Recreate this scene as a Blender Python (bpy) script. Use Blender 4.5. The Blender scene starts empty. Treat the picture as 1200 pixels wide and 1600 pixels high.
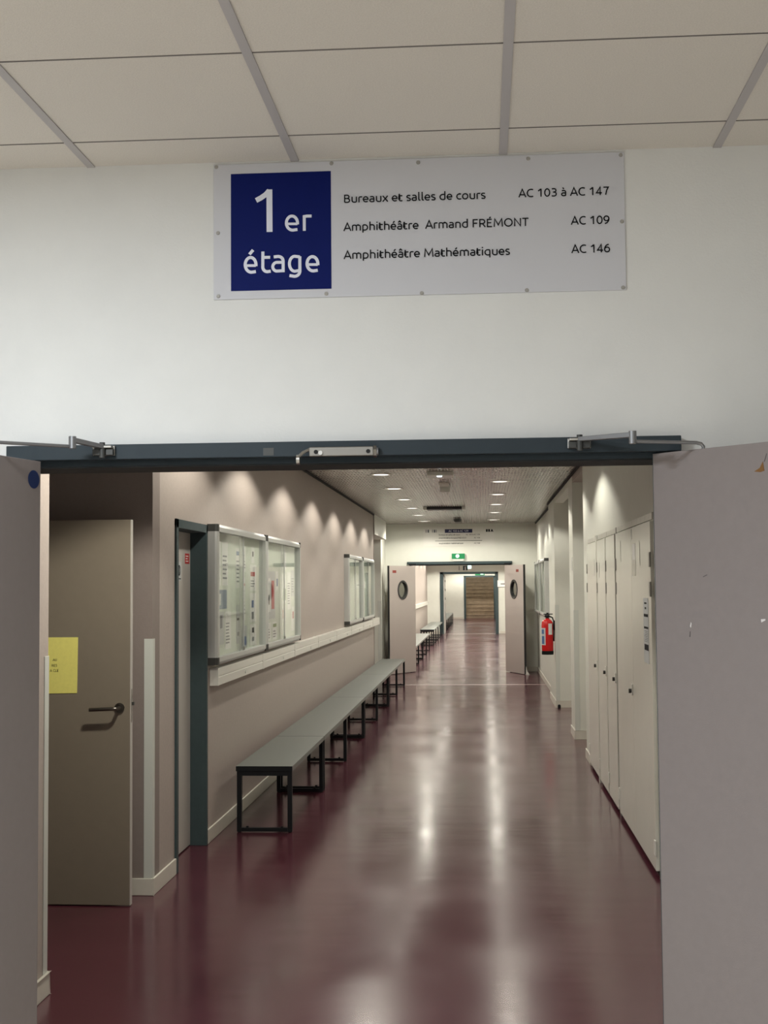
import bpy, bmesh, math, random
from mathutils import Matrix, Vector
from mathutils.geometry import tessellate_polygon
random.seed(7)
S = bpy.context.scene
COL = S.collection
PI = math.pi

# ------------------------------------------------------------------ camera
cam = bpy.data.objects.new('camera', bpy.data.cameras.new('camera'))
COL.objects.link(cam)
yaw, pit, rol = 0.0738, 0.05553, 0.00796
cy, sy, cp, sp, cr, sr = (math.cos(yaw), math.sin(yaw), math.cos(pit), math.sin(pit), math.cos(rol), math.sin(rol))
Mz = Matrix(((cy, sy, 0), (-sy, cy, 0), (0, 0, 1)))
Mb = Matrix(((1, 0, 0), (0, 0, -1), (0, 1, 0)))
Mp = Matrix(((1, 0, 0), (0, cp, sp), (0, -sp, cp)))
Mr = Matrix(((cr, sr, 0), (-sr, cr, 0), (0, 0, 1)))
R = Mr @ Mp @ Mb @ Mz                       # world -> camera (right, down, forward)
rot = Matrix((R[0], -R[1], -R[2])).transposed()
cam.matrix_world = Matrix.Translation((0, 0, 1.65)) @ rot.to_4x4()
cam.data.sensor_fit = 'VERTICAL'
cam.data.sensor_height = 36.0
cam.data.sensor_width = 27.0
cam.data.lens = 2070 / 1600 * 36.0
cam.data.clip_start = 0.05
cam.data.clip_end = 300
S.camera = cam

# ------------------------------------------------------------------ world, view, light levels
w = bpy.data.worlds.new('world')
S.world = w
w.use_nodes = True
w.node_tree.nodes['Background'].inputs[0].default_value = (0.5, 0.55, 0.62, 1)
w.node_tree.nodes['Background'].inputs[1].default_value = 0.05
S.view_settings.view_transform = 'Standard'
S.view_settings.look = 'None'
S.view_settings.gamma = 1.0
S.view_settings.use_curve_mapping = False
S.view_settings.exposure = 0.0
S.cycles.use_denoising = True
S.cycles.max_bounces = 10
S.cycles.diffuse_bounces = 5
S.cycles.glossy_bounces = 5
S.cycles.sample_clamp_indirect = 6.0
CORRIDOR_W = 64.0          # watts of one corridor downlight
CORRIDOR_COL = (1.0, 0.955, 0.83)
LOBBY_W = 78.0             # watts of the ceiling panel in front of the doorway
LOBBY_FILL_W = 52.0         # watts of each added fill panel behind the viewer
LOBBY_COL = (0.87, 0.95, 1.0)
CORRIDOR_GAIN = (1.0, 1.4, 2.7, 2.05, 3.3, 1.05)   # ordinary lamps, last left lamp, lamps beyond the far doors, first lamp by the alcove, added stair fill lamp, last right lamp

# ------------------------------------------------------------------ materials
def mat(name, col, rough=0.6, metal=0.0, bump=0.0, scale=200.0, mottle=0.0, mscale=30.0, emit=None, spec=0.5, coat=0.0):
    m = bpy.data.materials.new(name)
    m.use_nodes = True
    nt = m.node_tree
    b = nt.nodes['Principled BSDF']
    b.inputs['Base Color'].default_value = (*col, 1)
    b.inputs['Roughness'].default_value = rough
    b.inputs['Metallic'].default_value = metal
    b.inputs['Specular IOR Level'].default_value = spec
    b.inputs['Coat Weight'].default_value = coat
    tc = nt.nodes.new('ShaderNodeTexCoord')
    if mottle:
        n = nt.nodes.new('ShaderNodeTexNoise')
        n.inputs['Scale'].default_value = mscale
        n.inputs['Detail'].default_value = 4
        nt.links.new(tc.outputs['Object'], n.inputs['Vector'])
        r = nt.nodes.new('ShaderNodeMapRange')
        r.inputs['From Min'].default_value = 0.3
        r.inputs['From Max'].default_value = 0.7
        r.inputs['To Min'].default_value = 1 - mottle
        r.inputs['To Max'].default_value = 1 + mottle
        nt.links.new(n.outputs['Fac'], r.inputs['Value'])
        v = nt.nodes.new('ShaderNodeVectorMath')
        v.operation = 'SCALE'
        v.inputs[0].default_value = col
        nt.links.new(r.outputs['Result'], v.inputs['Scale'])
        nt.links.new(v.outputs['Vector'], b.inputs['Base Color'])
    if bump:
        n = nt.nodes.new('ShaderNodeTexNoise')
        n.inputs['Scale'].default_value = scale
        n.inputs['Detail'].default_value = 3
        nt.links.new(tc.outputs['Object'], n.inputs['Vector'])
        bp = nt.nodes.new('ShaderNodeBump')
        bp.inputs['Strength'].default_value = bump
        bp.inputs['Distance'].default_value = 0.002
        nt.links.new(n.outputs['Fac'], bp.inputs['Height'])
        nt.links.new(bp.outputs['Normal'], b.inputs['Normal'])
    if emit:
        b.inputs['Emission Color'].default_value = (*emit[0], 1)
        b.inputs['Emission Strength'].default_value = emit[1]
    return m

M = {}
M['lobby_wall'] = mat('lobby_wall_paint', (0.72, 0.71, 0.69), 0.75, bump=0.25, scale=160, mottle=0.015, mscale=9)
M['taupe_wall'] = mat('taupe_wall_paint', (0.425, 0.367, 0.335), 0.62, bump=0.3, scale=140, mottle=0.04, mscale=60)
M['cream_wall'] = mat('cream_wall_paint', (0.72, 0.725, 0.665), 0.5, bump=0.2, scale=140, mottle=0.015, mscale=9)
M['niche_wall'] = mat('shaded_taupe_paint', (0.255, 0.212, 0.195), 0.65, bump=0.3, scale=140, mottle=0.03, mscale=40)  # taupe darkened as shade for the alcove and recess; also colours the end trim
M['skirting'] = mat('cream_skirting', (0.66, 0.63, 0.56), 0.35, mottle=0.03, mscale=12)
M['tile'] = mat('mineral_tile', (0.66, 0.61, 0.555), 0.9, bump=0.5, scale=330, mottle=0.06, mscale=260)
M['tee'] = mat('grey_tee_bar', (0.42, 0.39, 0.39), 0.5)
M['seam'] = mat('tile_seam', (0.17, 0.15, 0.14), 0.9)
M['door'] = mat('taupe_door_laminate', (0.252, 0.217, 0.210), 0.55, spec=0.35, bump=0.12, scale=260, mottle=0.02, mscale=40)
M['beige_door'] = mat('beige_door_laminate', (0.235, 0.20, 0.155), 0.45, bump=0.06, scale=200, mottle=0.02, mscale=20)
M['pale_door'] = mat('pale_grey_door', (0.50, 0.47, 0.44), 0.45)
M['edge'] = mat('dark_door_edge', (0.02, 0.02, 0.022), 0.5)
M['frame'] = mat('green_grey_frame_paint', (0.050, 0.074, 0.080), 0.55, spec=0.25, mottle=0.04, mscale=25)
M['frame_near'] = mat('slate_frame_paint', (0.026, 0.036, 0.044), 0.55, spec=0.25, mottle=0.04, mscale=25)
M['black'] = mat('black_powder_coat', (0.007, 0.008, 0.010), 0.5, spec=0.25)
M['dark'] = mat('dark_gap_shade', (0.008, 0.008, 0.008), 0.8)  # near-black for holes, gaps and painted-in shade
M['plastic_white'] = mat('white_plastic', (0.74, 0.73, 0.68), 0.35)
M['guard'] = mat('grey_white_guard', (0.62, 0.64, 0.60), 0.35)
M['cap'] = mat('grey_plastic_cap', (0.045, 0.045, 0.042), 0.5)
M['alu'] = mat('anodised_aluminium', (0.62, 0.63, 0.62), 0.38, metal=0.55)
M['steel'] = mat('brushed_steel', (0.42, 0.40, 0.37), 0.3, metal=1.0)
M['nickel'] = mat('satin_nickel', (0.20, 0.185, 0.165), 0.32, metal=1.0)
M['closer'] = mat('grey_metal_arm', (0.26, 0.26, 0.27), 0.4, metal=0.8)
M['bench_top'] = mat('grey_green_laminate', (0.148, 0.163, 0.150), 0.38, mottle=0.03, mscale=120)
M['cork'] = mat('pale_board_backing', (0.68, 0.73, 0.64), 0.7)
M['paper'] = mat('white_paper', (0.84, 0.84, 0.82), 0.8)
M['paper_grey'] = mat('grey_tinted_paper', (0.55, 0.57, 0.58), 0.8)
M['paper_blue'] = mat('blue_printed_paper', (0.12, 0.18, 0.28), 0.7)
M['ink'] = mat('black_ink', (0.008, 0.008, 0.010), 0.7, spec=0.15)
M['ink_grey'] = mat('grey_ink', (0.14, 0.15, 0.17), 0.7)
M['ink_red'] = mat('red_ink', (0.45, 0.03, 0.03), 0.6)
M['dull_red'] = mat('faded_red_label', (0.26, 0.045, 0.035), 0.6)
M['ink_blue'] = mat('blue_ink', (0.08, 0.16, 0.35), 0.6)
M['ink_green'] = mat('green_ink', (0.18, 0.28, 0.08), 0.6)
M['lobby_floor'] = mat('pale_bounce_lobby_floor', (0.70, 0.64, 0.56), 0.5, mottle=0.05, mscale=40)  # unseen floor, made pale to bounce light onto the lobby ceiling
M['yellow'] = mat('yellow_paper', (0.88, 0.82, 0.22), 0.8, mottle=0.03, mscale=50)
M['sign_white'] = mat('sign_white_vinyl', (0.60, 0.595, 0.63), 0.55, spec=0.25)
M['sign_blue'] = mat('sign_blue_vinyl', (0.002, 0.008, 0.105), 0.6, spec=0.12)
M['sign_letter'] = mat('sign_letter_white', (0.74, 0.75, 0.84), 0.6)
M['navy'] = mat('navy_vinyl', (0.004, 0.008, 0.06), 0.4)
M['screw'] = mat('sign_screw', (0.36, 0.34, 0.31), 0.5)
M['sticker_blue'] = mat('blue_sticker', (0.006, 0.022, 0.10), 0.5)
M['chip'] = mat('bare_white_chip', (0.72, 0.68, 0.67), 0.8)
M['scar'] = mat('orange_brown_wood_scar', (0.21, 0.10, 0.028), 0.8)
M['scuff'] = mat('dark_scuff', (0.10, 0.085, 0.085), 0.7)
M['red'] = mat('red_enamel', (0.62, 0.012, 0.012), 0.25)
M['cupboard'] = mat('white_cupboard_lacquer', (0.70, 0.695, 0.63), 0.26, mottle=0.012, mscale=6)
M['cupboard_trim'] = mat('pale_aluminium_trim', (0.60, 0.59, 0.54), 0.35, metal=0.2, mottle=0.1, mscale=14)
M['hinge'] = mat('grey_hinge', (0.24, 0.23, 0.21), 0.4, metal=0.6)
M['wood'] = mat('brown_stair_wood', (0.30, 0.222, 0.15), 0.5, mottle=0.18, mscale=5)
M['lens'] = mat('lamp_lens', (0.9, 0.9, 0.85), 0.5, emit=((1.0, 0.97, 0.88), 3.5))
M['panel_lens'] = mat('panel_lens', (0.9, 0.9, 0.9), 0.5, emit=((0.95, 0.98, 1.0), 2.0))
M['green_glow'] = mat('green_exit_face', (0.01, 0.20, 0.07), 0.4, emit=((0.01, 0.30, 0.10), 0.2))
M['white_glow'] = mat('lit_white_pictogram', (0.8, 0.9, 0.88), 0.4, emit=((0.65, 1.0, 0.9), 1.6))
M['led'] = mat('status_led', (0.7, 0.9, 1.0), 0.3, emit=((0.75, 0.92, 1.0), 6.0))
M['floor_line'] = mat('pale_joint_strip', (0.52, 0.40, 0.39), 0.4)

# glass: clear with a Fresnel reflection
def glass():
    m = bpy.data.materials.new('clear_glass')
    m.use_nodes = True
    nt = m.node_tree
    nt.nodes.clear()
    o = nt.nodes.new('ShaderNodeOutputMaterial')
    mx = nt.nodes.new('ShaderNodeMixShader')
    tr = nt.nodes.new('ShaderNodeBsdfTransparent')
    tr.inputs[0].default_value = (0.985, 0.995, 0.985, 1)
    gl = nt.nodes.new('ShaderNodeBsdfGlossy')
    gl.inputs['Roughness'].default_value = 0.02
    lw = nt.nodes.new('ShaderNodeLayerWeight')
    lw.inputs['Blend'].default_value = 0.5
    pw = nt.nodes.new('ShaderNodeMath'); pw.operation = 'POWER'; pw.inputs[1].default_value = 5.0
    ma = nt.nodes.new('ShaderNodeMath'); ma.operation = 'MULTIPLY_ADD'; ma.inputs[1].default_value = 0.55; ma.inputs[2].default_value = 0.03
    nt.links.new(lw.outputs['Facing'], pw.inputs[0])
    nt.links.new(pw.outputs[0], ma.inputs[0])
    nt.links.new(ma.outputs[0], mx.inputs[0])
    nt.links.new(tr.outputs[0], mx.inputs[1])
    nt.links.new(gl.outputs[0], mx.inputs[2])
    nt.links.new(mx.outputs[0], o.inputs[0])
    return m
M['glass'] = glass()

# burgundy linoleum with a polished, slightly uneven surface
def floor_mat():
    m = bpy.data.materials.new('burgundy_linoleum')
    m.use_nodes = True
    nt = m.node_tree
    b = nt.nodes['Principled BSDF']
    tc = nt.nodes.new('ShaderNodeTexCoord')
    n1 = nt.nodes.new('ShaderNodeTexNoise'); n1.inputs['Scale'].default_value = 90; n1.inputs['Detail'].default_value = 6
    n2 = nt.nodes.new('ShaderNodeTexNoise'); n2.inputs['Scale'].default_value = 1.3; n2.inputs['Detail'].default_value = 3
    ramp = nt.nodes.new('ShaderNodeValToRGB')
    ramp.color_ramp.elements[0].position = 0.3; ramp.color_ramp.elements[0].color = (0.068, 0.0155, 0.0255, 1)
    ramp.color_ramp.elements[1].position = 0.72; ramp.color_ramp.elements[1].color = (0.112, 0.029, 0.044, 1)
    add = nt.nodes.new('ShaderNodeMath'); add.operation = 'MULTIPLY_ADD'; add.inputs[1].default_value = 0.35
    sub = nt.nodes.new('ShaderNodeMath'); sub.operation = 'MULTIPLY'; sub.inputs[1].default_value = 0.65
    for n in (n1, n2):
        nt.links.new(tc.outputs['Object'], n.inputs['Vector'])
    nt.links.new(n1.outputs['Fac'], sub.inputs[0])
    nt.links.new(n2.outputs['Fac'], add.inputs[0])
    nt.links.new(sub.outputs[0], add.inputs[2])
    nt.links.new(add.outputs[0], ramp.inputs['Fac'])
    nt.links.new(ramp.outputs['Color'], b.inputs['Base Color'])
    rr = nt.nodes.new('ShaderNodeMapRange')
    rr.inputs['From Min'].default_value = 0.3; rr.inputs['From Max'].default_value = 0.7
    rr.inputs['To Min'].default_value = 0.14; rr.inputs['To Max'].default_value = 0.21
    nt.links.new(n2.outputs['Fac'], rr.inputs['Value'])
    nt.links.new(rr.outputs['Result'], b.inputs['Roughness'])
    b.inputs['Specular IOR Level'].default_value = 0.38
    w1 = nt.nodes.new('ShaderNodeTexNoise'); w1.inputs['Scale'].default_value = 2.2; w1.inputs['Detail'].default_value = 2
    mp = nt.nodes.new('ShaderNodeMapping'); mp.inputs['Scale'].default_value = (0.55, 1.5, 1.0)   # long faint ripples across the floor
    nt.links.new(tc.outputs['Object'], mp.inputs['Vector'])
    nt.links.new(mp.outputs['Vector'], w1.inputs['Vector'])
    bp = nt.nodes.new('ShaderNodeBump'); bp.inputs['Strength'].default_value = 0.5; bp.inputs['Distance'].default_value = 0.004
    nt.links.new(w1.outputs['Fac'], bp.inputs['Height'])
    nt.links.new(bp.outputs['Normal'], b.inputs['Normal'])
    return m
M['floor'] = floor_mat()

# perforated metal ceiling planks
def perforated():
    m = bpy.data.materials.new('perforated_metal_planks')
    m.use_nodes = True
    nt = m.node_tree
    b = nt.nodes['Principled BSDF']
    tc = nt.nodes.new('ShaderNodeTexCoord')
    sep = nt.nodes.new('ShaderNodeSeparateXYZ')
    nt.links.new(tc.outputs['Object'], sep.inputs[0])
    def math_(op, a, bb=None):
        n = nt.nodes.new('ShaderNodeMath'); n.operation = op
        for i, v in enumerate((a, bb)):
            if v is None: continue
            if isinstance(v, (int, float)): n.inputs[i].default_value = v
            else: nt.links.new(v, n.inputs[i])
        return n.outputs[0]
    def cell(sock, size):
        f = math_('FRACT', math_('DIVIDE', sock, size))
        return math_('SUBTRACT', f, 0.5)
    u = cell(sep.outputs['X'], 0.034)
    v = cell(sep.outputs['Y'], 0.22)
    d = math_('SQRT', math_('ADD', math_('MULTIPLY', u, u), math_('MULTIPLY', v, v)))
    hole = math_('LESS_THAN', d, 0.32)
    seam = math_('GREATER_THAN', math_('ABSOLUTE', cell(sep.outputs['Y'], 0.6)), 0.485)
    fac = math_('MINIMUM', math_('ADD', math_('MULTIPLY', hole, 0.9), math_('MULTIPLY', seam, 0.6)), 1.0)
    mix = nt.nodes.new('ShaderNodeMix'); mix.data_type = 'RGBA'
    mix.inputs[6].default_value = (0.44, 0.41, 0.37, 1)
    mix.inputs[7].default_value = (0.05, 0.045, 0.04, 1)
    nt.links.new(fac, mix.inputs[0])
    nt.links.new(mix.outputs[2], b.inputs['Base Color'])
    b.inputs['Roughness'].default_value = 0.24
    b.inputs['Metallic'].default_value = 0.0
    b.inputs['Specular IOR Level'].default_value = 0.45
    return m
M['perforated'] = perforated()

# ------------------------------------------------------------------ helpers
MATRIX = {}

def thing(name, label, cat, loc=(0, 0, 0), rz=0.0, group=None, kind=None):
    o = bpy.data.objects.new(name, None)
    COL.objects.link(o)
    o.empty_display_size = 0.1
    o.location = loc
    o.rotation_euler = (0, 0, rz)
    MATRIX[o.name] = Matrix.Translation(loc) @ Matrix.Rotation(rz, 4, 'Z')
    tag(o, label, cat, group, kind)
    return o

def tag(o, label=None, cat=None, group=None, kind=None):
    if label: o['label'] = label
    if cat: o['category'] = cat
    if group: o['group'] = group
    if kind: o['kind'] = kind
    return o

def root_matrix(o):
    while o.parent: o = o.parent
    return MATRIX.get(o.name, Matrix.Identity(4))

class MB:
    """collects shapes into one mesh"""
    def __init__(s): s.v = []; s.f = []; s.smooth = []
    def add(s, vs, fs, smooth=False):
        n = len(s.v)
        s.v += [tuple(p) for p in vs]
        s.f += [tuple(i + n for i in f) for f in fs]
        s.smooth += [smooth] * len(fs)
        return s
    def box(s, x0, x1, y0, y1, z0, z1, mtx=None):
        x0, x1 = sorted((x0, x1)); y0, y1 = sorted((y0, y1)); z0, z1 = sorted((z0, z1))
        vs = [Vector(p) for p in ((x0, y0, z0), (x1, y0, z0), (x1, y1, z0), (x0, y1, z0), (x0, y0, z1), (x1, y0, z1), (x1, y1, z1), (x0, y1, z1))]
        if mtx: vs = [mtx @ p for p in vs]
        return s.add(vs, ((0, 3, 2, 1), (4, 5, 6, 7), (0, 1, 5, 4), (1, 2, 6, 5), (2, 3, 7, 6), (3, 0, 4, 7)))
    def cyl(s, p0, p1, r, r1=None, n=20):
        p0, p1 = Vector(p0), Vector(p1)
        r1 = r if r1 is None else r1
        d = (p1 - p0).normalized()
        a = d.orthogonal().normalized(); b = d.cross(a)
        vs = []
        for p, q in ((p0, r), (p1, r1)):
            vs += [p + (a * math.cos(2 * PI * i / n) + b * math.sin(2 * PI * i / n)) * q for i in range(n)]
        s.add(vs, [(i, (i + 1) % n, n + (i + 1) % n, n + i) for i in range(n)], True)
        s.add(vs, [tuple(range(n))[::-1], tuple(range(n, 2 * n))])
        return s
    def tube(s, pts, r, n=12):
        pts = [Vector(p) for p in pts]
        rings = []
        prev = None
        for i, p in enumerate(pts):
            d = (pts[min(i + 1, len(pts) - 1)] - pts[max(i - 1, 0)]).normalized()
            a = d.orthogonal().normalized() if prev is None else (prev - d * prev.dot(d)).normalized()
            prev = a
            b = d.cross(a)
            rings.append([p + (a * math.cos(2 * PI * k / n) + b * math.sin(2 * PI * k / n)) * r for k in range(n)])
        vs = [q for ring in rings for q in ring]
        fs = [(i * n + k, i * n + (k + 1) % n, (i + 1) * n + (k + 1) % n, (i + 1) * n + k) for i in range(len(pts) - 1) for k in range(n)]
        s.add(vs, fs, True)
        m = len(vs)
        s.add(vs, [tuple(range(n))[::-1], tuple(range(m - n, m))])
        return s
    def lathe(s, prof, c=(0, 0, 0), n=32):
        vs = []
        for r, z in prof:
            vs += [(c[0] + r * math.cos(2 * PI * i / n), c[1] + r * math.sin(2 * PI * i / n), c[2] + z) for i in range(n)]
        fs = [(j * n + i, j * n + (i + 1) % n, (j + 1) * n + (i + 1) % n, (j + 1) * n + i) for j in range(len(prof) - 1) for i in range(n)]
        s.add(vs, fs, True)
        return s
    def prism(s, poly, axis, a0, a1):
        """polygon in the two other axes extruded along axis"""
        def P(u, v, a):
            return {'x': (a, u, v), 'y': (u, a, v), 'z': (u, v, a)}[axis]
        n = len(poly)
        vs = [P(u, v, a0) for u, v in poly] + [P(u, v, a1) for u, v in poly]
        return s.add(vs, [tuple(range(n))[::-1], tuple(range(n, 2 * n))] + [(i, (i + 1) % n, n + (i + 1) % n, n + i) for i in range(n)])
    def plate(s, outer, holes, mtx, t):
        """flat plate with holes: polygons in local xz plane, thickness t along local y"""
        polys = [[Vector((u, v, 0)) for u, v in outer]] + [[Vector((u, v, 0)) for u, v in h] for h in holes]
        flat = [p for poly in polys for p in poly]
        tris = tessellate_polygon(polys)
        n = len(flat)
        vs = [mtx @ Vector((p.x, 0, p.y)) for p in flat] + [mtx @ Vector((p.x, t, p.y)) for p in flat]
        fs = [tuple(tr) for tr in tris] + [tuple(i + n for i in tr[::-1]) for tr in tris]
        k = 0
        for poly in polys:
            c = len(poly)
            fs += [(k + i, k + (i + 1) % c, n + k + (i + 1) % c, n + k + i) for i in range(c)]
            k += c
        return s.add(vs, fs)
    def ribbon(s, pts, wd, place):
        """flat pen stroke of width wd through 2D points; place(u, v) -> world point"""
        pts = [Vector((p[0], p[1])) for p in pts]
        L, Rr = [], []
        for i, p in enumerate(pts):
            d0 = (p - pts[i - 1]).normalized() if i else None
            d1 = (pts[i + 1] - p).normalized() if i < len(pts) - 1 else None
            if d0 is None: d0 = d1
            if d1 is None: d1 = d0
            n0 = Vector((-d0.y, d0.x)); n1 = Vector((-d1.y, d1.x))
            nn = (n0 + n1)
            nn = nn.normalized() if nn.length > 1e-6 else n0
            k = 1 / max(0.5, nn.dot(n1))
            L.append(p + nn * wd / 2 * k); Rr.append(p - nn * wd / 2 * k)
        s.rc = getattr(s, 'rc', -1) + 1
        o_, ux_, vx_ = Vector(place(0, 0)), Vector(place(1, 0)), Vector(place(0, 1))
        off = (ux_ - o_).cross(vx_ - o_).normalized() * (0.00006 * (s.rc % 7))   # strokes overlap without coinciding
        vs = [Vector(place(q.x, q.y)) + off for q in L] + [Vector(place(q.x, q.y)) + off for q in Rr]
        n = len(pts)
        return s.add(vs, [(i, i + 1, n + i + 1, n + i) for i in range(n - 1)])
    def build(s, name, m, parent=None, bevel=0.0, seg=2):
        me = bpy.data.meshes.new(name)
        inv = root_matrix(parent).inverted() if parent else None
        vs = [tuple(inv @ Vector(p)) for p in s.v] if parent else s.v
        me.from_pydata(vs, [], s.f)
        me.validate()
        bm = bmesh.new(); bm.from_mesh(me)
        bmesh.ops.remove_doubles(bm, verts=bm.verts, dist=2e-6)
        bmesh.ops.recalc_face_normals(bm, faces=bm.faces)
        bm.to_mesh(me); bm.free()
        if any(s.smooth):
            for p in me.polygons: p.use_smooth = True
            try: me.set_sharp_from_angle(angle=math.radians(38))
            except Exception: pass
        me.materials.append(m)
        o = bpy.data.objects.new(name, me)
        COL.objects.link(o)
        if parent: o.parent = parent
        if bevel:
            b = o.modifiers.new('bevel', 'BEVEL'); b.width = bevel; b.segments = seg; b.limit_method = 'ANGLE'; b.angle_limit = math.radians(40)
        return o

def box(name, m, x0, x1, y0, y1, z0, z1, parent=None, bevel=0.0):
    return MB().box(x0, x1, y0, y1, z0, z1).build(name, m, parent, bevel)

def struct(name, m, *boxes, bevel=0.0):
    if name.startswith('wall') and len(boxes) > 1:
        for q in boxes: o = struct(name, m, q, bevel=bevel)
        return o
    b = MB()
    for q in boxes: b.box(*q)
    o = b.build(name, m, None, bevel)
    o['kind'] = 'structure'
    return o

def dup(o, parent=None):
    c = o.copy()
    COL.objects.link(c)
    if parent: c.parent = parent
    for ch in list(o.children):
        dup(ch, c)
    return c

def dup_at(o, loc, label, rz=None, group=None):
    c = dup(o)
    c.location = loc
    if rz is not None: c.rotation_euler = (0, 0, rz)
    c['label'] = label
    if group: c['group'] = group
    MATRIX[c.name] = Matrix.Translation(loc) @ Matrix.Rotation(rz or 0.0, 4, 'Z')
    return c

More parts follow.
